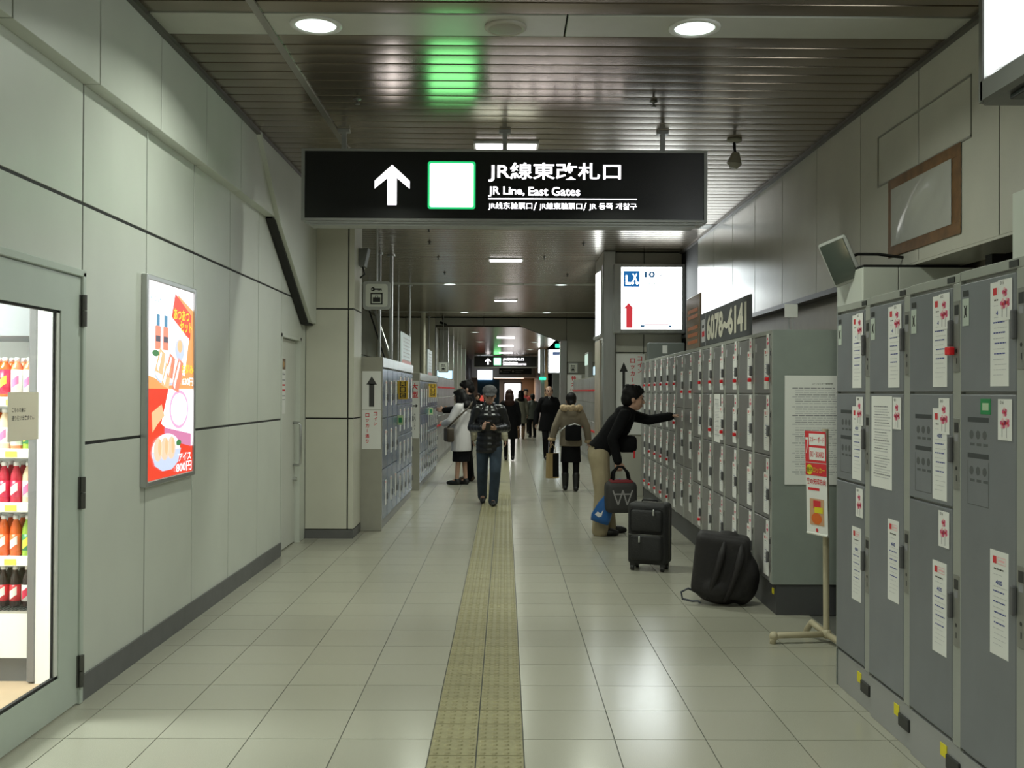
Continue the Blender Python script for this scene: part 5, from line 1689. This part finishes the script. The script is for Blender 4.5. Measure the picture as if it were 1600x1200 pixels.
    if hair == 'bun':
        h.ell((0.0, .10 * K, -.045 * K), (.045 * K, .045 * K, .045 * K), hairm)
    if hair == 'bald':
        h.ell((0, .062 * K, -.002 * K), (.078 * K, .052 * K, .07 * K), hairm)
        for s in (-1, 1):
            h.ell((s * .072 * K, .02 * K, .025 * K), (.014 * K, .04 * K, .04 * K), hairm)
        h.ell((0, .03 * K, .098 * K), (.06 * K, .06 * K, .022 * K), hairm)
    if hair == 'cap':
        h.ell((0, .03 * K, -.01 * K), (.079 * K, .078 * K, .06 * K), hairm)
    obj('hair', remesh(h, hairm, 0.009, 'hair', 2), t)
    if hair == 'cap':
        M_cap = mat('cap_grey_tweed', (0.075, 0.075, 0.078), 0.75, noise=0.5, nscale=40, bump=0.4, bscale=120)
        c = MB(hm)
        c.ell((0, .01 * K, .062 * K), (.098 * K, .112 * K, .072 * K), M_cap)
        c.ell((0, -.085 * K, .05 * K), (.075 * K, .06 * K, .016 * K), M_cap)
        c.ell((0, .0 * K, .035 * K), (.088 * K, .103 * K, .03 * K), M_cap)
        obj('flat_cap', remesh(c, M_cap, 0.009, 'flat_cap', 3), t)
    # ---- upper garment
    T = top
    g = MB()
    mt = T['m']
    mid = (j['shoL'] + j['shoR']) / 2
    hem = T.get('hem', .80) * k
    hp = Vector((j['pel'].x, j['pel'].y, hem)) if 'hemp' not in T else Vector(T['hemp']) * k
    W = T.get('w', 1.0); Dp = T.get('d', 1.0); fl = T.get('flare', 1.0)
    pts = [hp, hp.lerp(j['pel'], .5) if hem < j['pel'].z - .05 else hp.lerp(j['wai'], .4), j['wai'], j['che'], mid - (mid - j['che']) * .12, mid.lerp(j['nec'], .65), j['nec'].lerp(j['hed'], .22)]
    def qbulge(P_, A_, B_):
        if not T.get('quilt'):
            return P_, A_, B_
        oP, oA, oB = [], [], []
        run = 0.0
        for i in range(len(P_) - 1):
            L_ = (P_[i + 1] - P_[i]).length
            n_ = max(2, int(L_ / .012))
            for q in range(n_):
                u = q / n_
                f_ = 1 + T['quilt'] * (abs(math.sin(PI * (run + L_ * u) / .075)) - .5)
                oP.append(P_[i].lerp(P_[i + 1], u)); oA.append((A_[i] * (1 - u) + A_[i + 1] * u) * f_); oB.append((B_[i] * (1 - u) + B_[i + 1] * u) * f_)
            run += L_
        return oP + [P_[-1]], oA + [A_[-1]], oB + [B_[-1]]
    LA = [q * k * W for q in (.172 * fl, .172 * (1 + fl) / 2, .155, .166, .135, .095, .074)]
    LB_ = [q * k * Dp for q in (.130 * fl, .135 * (1 + fl) / 2, .122, .137, .112, .082, .072)]
    loft_add(g, *qbulge(pts, LA, LB_), mt, lat)
    sr = [q * k * T.get('sl', 1.0) for q in (.068, .072, .060, .050)]
    for s in 'LR':
        we = j['wri' + s] + (j['elb' + s] - j['wri' + s]).normalized() * T.get('cuff', .01) * k
        sp_, sa_, _ = qbulge([mid * .45 + j['sho' + s] * .55, j['sho' + s], j['elb' + s], we], sr, sr)
        limb(g, sp_, sa_, mt)
    if T.get('hood'):
        nb_ = j['nec'] + Vector((0, .085, -.02)) * k
        g.ell(nb_, (.125 * k, .075 * k, .075 * k), mt)
        g.ell(nb_ + Vector((0, .03, -.07)) * k, (.10 * k, .055 * k, .09 * k), mt)
    if T.get('collar'):
        g.ell(j['nec'] + Vector((0, .01, .0)) * k, (.088 * k, .082 * k, .045 * k), mt)
    obj(T.get('name', 'jacket'), remesh(g, mt, T.get('vox', 0.012), 'jacket', 4), t)
    if T.get('fur'):
        f = MB()
        nb_ = j['nec'] + Vector((0, .05, .005)) * k
        for a in range(22):
            an = PI * (a / 21.0) * 1.5 - PI * .25
            f.ell(nb_ + Vector((math.cos(an) * .155, math.sin(an) * .10 - .01, .0 + .02 * math.sin(a * 2.4))) * k, (.05 * k, .042 * k, .045 * k), T['fur'], 10, 8)
        obj('fur_trim', remesh(f, T['fur'], 0.010, 'fur', 1), t)
        for s in 'LR':
            if T.get('furcuff'):
                f = MB()
                for a in range(10):
                    an = 2 * PI * a / 10
                    f.ell(j['wri' + s] + Vector((math.cos(an) * .045, math.sin(an) * .045, .01 * math.sin(a * 3))) * k, .032 * k, T['fur'], 8, 6)
                obj('fur_cuff', remesh(f, T['fur'], 0.010, 'furc', 1), t)
    if T.get('inner'):
        q = MB(); q.ell(j['nec'] + Vector((0, -.055, -.005)) * k, (.045 * k, .045 * k, .065 * k), T['inner'])
        obj('shirt_collar', q, t)
        if T.get('tie'):
            q = MB(); q.ell(j['nec'] + Vector((0, -.10, -.035)) * k, (.016 * k, .014 * k, .05 * k), T['tie']); obj('tie', q, t)
    # ---- lower garments
    for B in (bottom or []):
        g = MB()
        if B['t'] == 'trousers':
            tr = B.get('r', 1.0)
            g.ell(j['pel'], (.165 * k, .118 * k, .13 * k), B['m'])
            for s in 'LR':
                a_ = j['ank' + s] + Vector((0, 0, B.get('lift', -.03))) * k
                limb(g, [j['hip' + s], j['kne' + s], a_], [.098 * k * tr, .075 * k * tr, .058 * k * tr * B.get('ank', 1.0)], B['m'])
        elif B['t'] == 'skirt':
            z0_ = B['hem'] * k
            loft_add(g, [(j['pel'].x, j['pel'].y, z0_), (j['pel'].x, j['pel'].y, (z0_ + j['pel'].z) / 2), j['pel'] + Vector((0, 0, .06 * k))], [.19 * k * B.get('w', 1), .18 * k * B.get('w', 1), .15 * k], [.15 * k * B.get('w', 1), .14 * k * B.get('w', 1), .115 * k], B['m'])
        obj(B['t'], remesh(g, B['m'], 0.012, B['t'], 4), t)
    # ---- shoes
    S = shoe or {}
    sm = S.get('m', M_shoe)
    for s in 'LR':
        g = MB()
        a_ = j['ank' + s]
        fd = Vector(S.get('dir' + s, (0, -1, 0))).normalized()
        zl = a_.z - .085 * k
        lowz = max(0.0, zl)
        base = Vector((a_.x, a_.y, 0))
        pit = S.get('pit' + s, 0.0)
        heel = base + Vector((0, 0, lowz + .042 * k)) - fd * .03 * k
        ball = base + Vector((0, 0, max(0, lowz - pit) + .036 * k)) + fd * .12 * k
        toe = base + Vector((0, 0, max(0, lowz - pit) + .03 * k)) + fd * .175 * k
        limb(g, [heel, ball, toe], [.042 * k, .044 * k, .030 * k], sm)
        limb(g, [a_, heel], [.045 * k, .042 * k], sm)
        if S.get('boot'):
            top_ = a_.lerp(j['kne' + s], S['boot'])
            limb(g, [a_, top_], [.056 * k, .066 * k], sm)
        obj('shoe' if not S.get('boot') else 'boot', remesh(g, sm, 0.009, 'shoe', 3), t)
    return t, j

M_shoe = mat('shoe_black', (0.012, 0.012, 0.012), 0.4)
C_blk = mat('cloth_black', (0.006, 0.006, 0.007), 0.85, bump=0.3, bscale=30, spec=0.15)
C_lea = mat('puffer_black_gloss', (0.012, 0.012, 0.013), 0.3, bump=0.3, bscale=14)
C_jean = mat('denim_dark', (0.028, 0.045, 0.068), 0.8, noise=0.25, nscale=9, bump=0.2, bscale=40)
C_wht = mat('coat_white_quilted', (0.62, 0.60, 0.60), 0.55, bump=0.35, bscale=28, stretch=(1, 1, 0.35))
C_bei = mat('puffer_beige', (0.42, 0.39, 0.28), 0.5, bump=0.5, bscale=20, stretch=(0.4, 0.4, 2.0))
C_tau = mat('coat_taupe', (0.20, 0.165, 0.12), 0.85, bump=0.25, bscale=50)
C_fur = mat('fur_beige', (0.50, 0.37, 0.23), 0.9, noise=0.3, nscale=40, bump=0.8, bscale=120)
C_olv = mat('coat_grey_olive', (0.20, 0.19, 0.15), 0.85)
C_kha = mat('chino_khaki', (0.36, 0.30, 0.19), 0.8, noise=0.08, nscale=10, bump=0.3, bscale=14)
C_red = mat('jumper_red', (0.35, 0.04, 0.035), 0.8)
C_gry = mat('jacket_grey', (0.10, 0.11, 0.10), 0.8)
C_brn = mat('boot_brown', (0.17, 0.09, 0.045), 0.6)
C_shirt = mat('shirt_white', (0.7, 0.7, 0.7), 0.7)

# 1 man in flat cap looking at his phone
p, j = person('man in a grey flat cap and shiny black padded jacket looking down at a phone', 1.60, (-0.215, 13.5, 0), R(3),
       dict(ankR=(-.085, .30, .12), kneR=(-.10, .02, .49), hipR=(-.088, .0, .88), ankL=(.055, -.10, .085), kneL=(.085, -.15, .49),
            shoL=(.165, .005, 1.355), shoR=(-.165, .005, 1.355), elbL=(.25, .03, 1.10), wriL=(.085, -.23, 1.09), elbR=(-.25, .03, 1.10), wriR=(-.105, -.23, 1.10),
            hed=(0, -.05, 1.56)),
       pitch=R(24), hands={'L': ((-.8, -.45, .15), (-.1, .5, .8), (0, -.3, 1), 0.7), 'R': ((.55, -.6, .5), (.6, .5, 0), (0, .3, 1), 0.8)},
       top=dict(m=C_lea, hem=.74, w=1.08, d=1.15, sl=1.08, quilt=.07, vox=.008, collar=True, cuff=.03, name='padded_jacket'), bottom=[dict(t='trousers', m=C_jean, r=1.05, ank=1.15)],
       shoe=dict(m=M_shoe, pitR=.06), hair='cap')
ph = MB(); ph.bbox(-.034, .034, -.004, .004, -.065, .065, M_black, .003)
tag(obj('phone', ph, None, (-0.225, 13.5 - 0.30, 1.06), (R(40), 0, R(8))), 'black phone held in both hands by the man in the flat cap', 'phone')
# 2 woman in white coat (facing the left lockers)
p, j = person('woman in a long white quilted coat and black skirt facing the left lockers', 1.56, (-0.72, 16.4, 0), R(-112),
       dict(ankL=(.07, -.05, .085), kneL=(.07, -.02, .47), ankR=(-.07, .06, .085), kneR=(-.07, .03, .47), elbL=(.235, -.10, 1.13), wriL=(.12, -.28, 1.08), elbR=(-.24, -.06, 1.12), wriR=(-.13, -.27, 1.06), hed=(0, -.03, 1.56)),
       pitch=R(12), hands={'L': ((-.3, -1, .2), (-.5, 0, -.5), (0, 0, 1), .5), 'R': ((.3, -1, .2), (.5, 0, -.5), (0, 0, 1), .5)},
       top=dict(m=C_wht, hem=.60, w=1.12, d=1.2, sl=1.22, flare=1.12, hood=True, name='coat'),
       bottom=[dict(t='skirt', m=C_blk, hem=.41, w=1.0)], hair='long', sex='f')
q = MB()
q.bbox(-.15, .15, -.06, .06, -.13, .10, mat('bag_brown', (0.055, 0.04, 0.025), 0.55, bump=0.2), .035, 3, True)
sbag = thing('shoulder_bag', 'dark brown shoulder bag on the hip of the woman in white', 'bag', (-0.905, 16.12, 0.84), R(-75))
obj('bag_body', q, sbag)
iv = (Matrix.Translation((-0.905, 16.12, 0.84)) @ Matrix.Rotation(R(-75), 4, 'Z')).inverted()
sk_ = MB(iv); sk_.tube([(-.93, 16.13, .93), (-.82, 16.16, 1.05), (-.69, 16.17, 1.17), (-.585, 16.24, 1.27), (-.54, 16.36, 1.35)], .014, MATS['bag_brown']); obj('strap', sk_, sbag)
# 3 man in black behind her
person('man in black reaching to the left lockers behind the woman in white', 1.70, (-0.62, 17.1, 0), R(-95),
       dict(elbL=(.24, -.14, 1.22), wriL=(.16, -.40, 1.20), elbR=(-.25, -.14, 1.16), wriR=(-.14, -.36, 1.20), hed=(0, -.04, 1.57)),
       pitch=R(15), hands={'L': ((0, -1, .1), (-1, 0, 0), (0, 0, 1), .5), 'R': ((0, -1, .1), (1, 0, 0), (0, 0, 1), .5)},
       top=dict(m=C_blk, hem=.76, w=1.08, d=1.1, sl=1.1), bottom=[dict(t='trousers', m=C_blk)], shoe=dict(m=mat('shoe_brown', (0.08, 0.05, 0.03), 0.5)), hair='messy')
# 4 person in beige puffer behind the cap man
person('person in a light beige puffer jacket walking away behind the man in the cap', 1.52, (-0.27, 16.6, 0), R(176),
       dict(elbL=(.26, .02, 1.08), wriL=(.29, -.04, .84), elbR=(-.26, .03, 1.08), wriR=(-.30, .02, .84), ankL=(.09, -.12, .085), kneL=(.09, -.10, .48), ankR=(-.09, .2, .10), kneR=(-.09, .06, .48)),
       top=dict(m=C_bei, quilt=.12, vox=.009, hem=.78, w=1.12, d=1.15, sl=1.2, cuff=.0, name='puffer_jacket'), bottom=[dict(t='trousers', m=C_blk)], hair='short', sex='f')
# 5 woman with brown hair walking away
person('woman with long brown hair and black coat walking away along the tactile strip', 1.56, (0.09, 22.2, 0), R(180),
       dict(ankL=(.08, -.10, .085), kneL=(.085, -.09, .48), ankR=(-.08, .14, .10), kneR=(-.085, .04, .48)),
       top=dict(m=C_blk, hem=.52, w=1.1, d=1.1, sl=1.1, flare=1.1, name='coat'), bottom=[dict(t='trousers', m=C_blk, r=.8)], hair='long', hairm=HBR, sex='f')
# 6 woman in grey coat and brown boots
person('woman in a grey olive coat and brown boots far down the hall', 1.56, (0.50, 32.4, 0), R(178),
       dict(ankL=(.08, -.08, .085), ankR=(-.08, .10, .085)),
       top=dict(m=C_olv, hem=.55, w=1.1, d=1.1, flare=1.2, name='coat'), bottom=[dict(t='trousers', m=C_blk, r=.8)], shoe=dict(m=C_brn, boot=.85), hair='long', sex='f', face=False)
# 7 far person in red
person('distant person in a red top beyond the woman in the grey coat', 1.62, (0.74, 36.5, 0), R(0), top=dict(m=C_red, hem=.78), bottom=[dict(t='trousers', m=C_blk)], hair='short', face=False, voxel=.012)
# 8 far person in dark grey
person('distant person in a dark grey jacket standing by the far posts', 1.44, (0.90, 33.4, 0), R(200), top=dict(m=C_gry, hem=.72, w=1.08), bottom=[dict(t='trousers', m=C_blk)], hair='short', face=False, voxel=.012)
# 8b far face at the left
person('distant person in dark clothes just left of the man in the cap', 1.45, (-0.86, 31.5, 0), R(10), top=dict(m=C_blk, hem=.75), bottom=[dict(t='trousers', m=C_blk)], hair='short', hairm=HBR, voxel=.012)
# 9 man in black overcoat facing the camera
person('balding man in a wide black overcoat walking towards the camera', 1.645, (0.98, 22.6, 0), R(4),
       dict(ankL=(.085, .25, .12), kneL=(.095, .03, .49), ankR=(-.075, -.10, .085), kneR=(-.09, -.13, .49), elbL=(.27, .04, 1.10), wriL=(.28, .0, .85), elbR=(-.28, .04, 1.10), wriR=(-.31, -.02, .85), hed=(0, -.01, 1.575)),
       pitch=R(-4), top=dict(m=C_blk, hem=.66, w=1.22, d=1.2, sl=1.2, flare=1.18, inner=C_shirt, tie=C_gry, name='overcoat', cuff=-.02), bottom=[dict(t='trousers', m=C_blk)], hair='bald')
# 10 woman in taupe hooded jacket, seen from behind, carrying a paper bag
p, j = person('woman in a taupe jacket with fur trimmed hood walking away with a paper bag', 1.50, (1.01, 15.45, 0), R(182),
       dict(ankL=(.085, -.10, .085), kneL=(.09, -.08, .48), ankR=(-.085, .10, .085), kneR=(-.09, .03, .48),
            elbR=(-.27, .03, 1.12), wriR=(-.31, .0, .86), elbL=(.27, .02, 1.12), wriL=(.33, -.02, .90)),
       top=dict(m=C_tau, hem=.78, w=1.14, d=1.2, sl=1.15, hood=True, fur=C_fur, furcuff=True, name='hooded_jacket'),
       bottom=[dict(t='skirt', m=C_blk, hem=.50, w=.95), dict(t='trousers', m=C_blk, r=.82)], shoe=dict(m=M_shoe, boot=.5), hair='bun', sex='f')
q = MB(); q.bbox(-.12, .12, -.055, .055, -.12, .12, C_blk, .03, 2, True)
wbg = thing('sling_bag', 'small black sling bag with a pale strap on the back of the woman in taupe', 'bag', (1.03, 15.23, 0.90), R(0))
obj('bag_body', q, wbg)
sk_ = MB(); sk_.tube([(-.11, -.02, .10), (-.17, .02, .05), (-.20, .08, .0)], .008, C_shirt); sk_.tube([(-.10, -.03, .10), (.02, -.045, .14), (.1, -.04, .11)], .008, C_shirt); obj('strap', sk_, wbg)
pbg = thing('paper_bag', 'kraft paper shopping bag with a black panel held by the woman in taupe', 'bag', (0.725, 15.40, 0.20), R(25))
kr = mat('kraft_paper', (0.36, 0.26, 0.12), 0.8)
q = MB(); q.add([(-.09, -.05, 0), (.09, -.05, 0), (.09, .05, 0), (-.09, .05, 0), (-.085, -.04, .38), (.085, -.04, .38), (.085, .04, .38), (-.085, .04, .38)], [(0, 3, 2, 1), (0, 1, 5, 4), (1, 2, 6, 5), (2, 3, 7, 6), (3, 0, 4, 7)], kr)
obj('bag_body', q, pbg)
obj('black_panel', MB().flat([(-.02, .02), (.088, .02), (.083, .378), (-.02, .378)], -.0525, C_blk), pbg)
obj('handle', MB().tube([(-.05, 0, .37), (-.045, 0, .47), (0, 0, .52), (.045, 0, .47), (.05, 0, .37)], .006, kr), pbg)
# 11 young man leaning to the lockers
p, j = person('young man in black sweater and khaki trousers leaning over to reach a locker', 1.70, (1.06, 10.75, 0), R(90),
       dict(pel=(0, .06, .865), wai=(0, -.03, 1.00), che=(0, -.16, 1.17), nec=(0, -.27, 1.32), hed=(0, -.315, 1.455),
            hipL=(.088, .06, .84), kneL=(.11, -.02, .46), ankL=(.12, -.06, .085), hipR=(-.088, .06, .84), kneR=(-.11, .03, .46), ankR=(-.11, .05, .085),
            shoL=(.15, -.27, 1.28), shoR=(-.17, -.20, 1.28), elbL=(.16, -.50, 1.22), wriL=(.14, -.73, 1.26), elbR=(-.24, -.06, 1.03), wriR=(-.25, -.12, .80)),
       pitch=R(6), hands={'L': ((0, -1, .08), (-.3, 0, -1), (-1, 0, 0), .2), 'R': ((.0, -.1, -1), (1, -.2, 0), (0, -1, 0), 1.1)},
       top=dict(m=C_blk, hemp=(0, .10, .86), w=.98, d=1.02, sl=.95, hood=True, name='sweater', cuff=.0),
       bottom=[dict(t='trousers', m=C_kha, r=1.15, ank=1.35)], shoe=dict(m=M_shoe), hair='messy')
bb = thing('duffel_bag', 'grey black duffel bag with red top and pale zigzag mark held by the leaning man', 'bag', (1.20, 10.42, 0.27), R(6))
M_bagg = mat('bag_charcoal', (0.035, 0.033, 0.033), 0.6, bump=0.3, bscale=30)
q = MB()
q.bbox(-.165, .165, -.09, .09, 0.0, .33, M_bagg, .06, 4, True); obj('bag_body', q, bb)
q = MB(); q.bbox(-.12, .12, -.07, .07, .295, .345, mat('bag_red_dark', (0.18, 0.015, 0.02), 0.6), .02, 3, True); obj('red_top', q, bb)
q = MB()
for (a, b_) in (((-.10, .24), (-.045, .09)), ((-.045, .09), (.005, .24)), ((.005, .24), (.05, .09)), ((.05, .09), (.105, .24)), ((-.085, .20), (.09, .20))):
    d_ = Vector((b_[0] - a[0], b_[1] - a[1])).normalized(); nn = Vector((-d_.y, d_.x)) * .007
    q.flat([(a[0] + nn.x, a[1] + nn.y), (a[0] - nn.x, a[1] - nn.y), (b_[0] - nn.x, b_[1] - nn.y), (b_[0] + nn.x, b_[1] + nn.y)], -.0915, mat('bag_mark_grey', (0.3, 0.29, 0.29), 0.6))
obj('zigzag_mark', q, bb)
q = MB()
for y_ in (-.05, .05):
    q.tube([(-.09, y_, .33), (-.08, y_ * .8, .42), (-.03, y_ * .2, .475), (.02, y_ * .2, .475), (.07, y_ * .8, .42), (.09, y_, .33)], .012, C_blk)
obj('handle', q, bb)
pb_ = thing('plastic_bag', 'blue plastic carrier bag hanging beside the duffel bag', 'bag', (0.985, 10.48, 0.16), R(-12))
q = MB(); vs = []; fs = []
M_blue = mat('bag_blue_plastic', (0.012, 0.10, 0.33), 0.35, bump=0.4, bscale=10)
levels = [(0, .095, .035), (.05, .105, .05), (.18, .085, .05), (.30, .05, .035), (.40, .022, .02), (.46, .012, .012)]
loft_add(q, [(.0 + .22 * (z / .46) ** 1.2, 0, z) for z, a, b_ in levels], [a for z, a, b_ in levels], [b_ for z, a, b_ in levels], M_blue)
obj('bag_body', q, pb_)
q = MB(); q.flat([(-.04, .09), (-.01, .12), (.02, .10), (.05, .14), (.03, .07), (.0, .06)], -.055, C_shirt); obj('white_mark', q, pb_)
cb_ = thing('chest_bag', 'small black bag with a red tab hanging at the leaning man\'s chest', 'bag', (1.30, 10.68, 0.95), R(8))
q = MB(); q.bbox(-.11, .10, -.07, .07, -.07, .11, C_blk, .05, 3, True); obj('bag_body', q, cb_)
obj('red_tab', MB().bbox(.05, .065, -.075, -.06, -.13, -.05, M_tagr, .003), cb_)

# ================================================================== LUGGAGE
M_case = mat('suitcase_fabric_black', (0.012, 0.012, 0.013), 0.65, bump=0.3, bscale=90)
scs = thing('suitcase', 'upright black fabric suitcase on four wheels in the middle of the floor', 'suitcase', (1.245, 8.62, 0), R(-22))
q = MB(); q.bbox(-.17, .17, -.11, .12, .055, .575, M_case, .035, 4, True); obj('shell', q, scs)
q = MB(); q.bbox(-.14, .14, -.15, -.10, .09, .31, M_case, .03, 3, True); obj('pocket', q, scs)
q = MB(); q.bbox(-.14, .14, -.14, -.10, .33, .53, M_case, .03, 3, True); obj('pocket', q, scs)
q = MB()
q.tube([(-.145, -.152, .315), (.145, -.152, .315)], .004, M_hinge); q.tube([(-.172, -.02, .1), (-.172, -.02, .52), (-.13, -.02, .578), (.13, -.02, .578), (.172, -.02, .52), (.172, -.02, .1)], .005, M_hinge)
obj('zip', q, scs)
obj('zip_pull', MB().bbox(-.06, -.045, -.165, -.15, .25, .30, M_alu, .003), scs)
obj('zip_pull', MB().bbox(.06, .075, -.16, -.145, .48, .53, M_alu, .003), scs)
obj('handle', MB().tube([(-.07, .0, .57), (-.06, .0, .598), (.06, .0, .598), (.07, .0, .57)], .010, M_black), scs)
for sx_ in (-1, 1):
    for sy_ in (-1, 1):
        w_ = MB(); w_.cyl((sx_ * .13 - .014, sy_ * .08, .026), (sx_ * .13 + .014, sy_ * .08, .026), .026, M_black, seg=14)
        w_.box(sx_ * .13 - .018, sx_ * .13 + .018, sy_ * .08 - .02, sy_ * .08 + .02, .035, .065, M_black)
        obj('wheel', w_, scs)
bpk = thing('backpack', 'bulky black backpack leaning on the long locker row', 'backpack', (1.565, 7.25, 0), R(-14))
bpk.rotation_euler = (0, R(6), R(-14))
M_bp = mat('backpack_fabric', (0.014, 0.012, 0.013), 0.7, bump=0.4, bscale=25)
q = MB(); q.ell((0, 0, .26), (.2, .15, .27), M_bp); q.bbox(-.225, .16, -.14, .14, .06, .50, M_bp, .045, 3, True); q.ell((.13, 0, .2), (.12, .14, .19), M_bp); q.ell((-.05, -.02, .12), (.17, .15, .12), M_bp)
obj('bag_body', remesh(q, M_bp, .012, 'bp', 5), bpk)
q = MB()
q.tube([(-.02, -.13, .46), (-.03, -.17, .38), (-.05, -.165, .25), (-.08, -.15, .12), (-.1, -.12, .04)], [.012, .026, .026, .018, .012], M_bp)
q.tube([(.1, -.13, .46), (.1, -.17, .38), (.08, -.165, .25), (.05, -.155, .12), (.02, -.12, .04)], [.012, .026, .026, .018, .012], M_bp)
obj('shoulder_strap', q, bpk)
q = MB(); q.tube([(-.16, -.06, .06), (-.24, -.1, .09), (-.285, -.12, .06), (-.27, -.13, .015), (-.2, -.14, .012), (-.16, -.14, .02), (-.14, -.16, .012)], .008, mat('strap_slate', (0.05, 0.055, 0.07), 0.6)); obj('loose_strap', q, bpk)
obj('top_handle', MB().tube([(-.03, 0, .47), (-.02, 0, .50), (.06, 0, .50), (.07, 0, .47)], .012, M_bp), bpk)

# poster on a pipe stand
ps_ = thing('poster_stand', 'red and white ski poster on a cream pipe stand between the locker rows', 'stand', (1.965, 6.12, 0), R(0))
M_pvc = mat('pvc_cream', (0.52, 0.46, 0.32), 0.45)
obj('pole', MB().cyl((0, 0, .03), (0, .03, 1.30), .019, M_pvc, seg=10), ps_)
q = MB()
q.tube([(0, 0, .05), (-.30, -.03, .05), (-.335, -.03, .03), (-.335, -.03, .0)], .02, M_pvc)
q.tube([(0, 0, .05), (.05, -.19, .03), (.06, -.23, .0)], .02, M_pvc)
q.tube([(0, 0, .05), (-.06, .10, .10), (-.06, .2, .03), (-.06, .22, .0)], .02, M_pvc)
q.ell((0, 0, .055), .032, M_pvc, 10, 8); q.ell((-.33, -.03, .045), .028, M_pvc, 10, 8)
obj('foot_frame', q, ps_)
q = MB(Matrix.Translation((-.05, -.035, 0)) @ Matrix.Rotation(R(-70), 4, 'Z') @ Matrix.Rotation(R(1.5), 4, 'X'))
q.box(-.10, .10, -.004, .0, .66, 1.29, M_paper)
y = -.006
q.quad(-.10, .10, 1.10, 1.29, y, M_red); q.quad(-.06, .09, 1.205, 1.275, y - .001, M_paper); q.quad(-.06, .09, 1.115, 1.19, y - .001, M_paper)
q.text('7', -.08, 1.20, .10, y - .001, M_paper, w=.03)
q.text('スキー・ボード', .015, 1.24, .035, y - .002, M_red, w=.135, off=.01)
q.text('SKI・BOARD', .015, 1.15, .035, y - .002, M_red, w=.13, off=.01)
q.quad(-.10, .10, 1.02, 1.095, y, M_red); q.disc(-.06, 1.055, .032, y - .001, M_ylw, 14); q.text('優先', -.06, 1.055, .03, y - .002, M_ink); q.text('ロッカー', .03, 1.055, .035, y - .001, M_ylw, w=.11)
q.text('奥の矢印方向', 0, .985, .038, y, M_red, w=.18, off=.02)
q.quad(-.08, .03, .93, .945, y, M_red)
q.quad(-.065, .07, .72, .88, y, mat('poster_tan', (0.6, 0.35, 0.2), 0.6)); q.disc(0, .76, .05, y - .001, mat('poster_orange_print', (0.7, 0.15, 0.02), 0.6), 14, .035); q.quad(-.03, .04, .82, .87, y - .001, M_red); q.quad(-.02, .06, .795, .83, y - .0015, M_ylw)
q.disc(0, .69, .012, y, M_red, 8)
obj('poster', q, ps_)
obj('bottom_rail', MB(q.T).cyl((-.10, -.002, .665), (.10, -.002, .665), .008, M_white, seg=8), ps_)
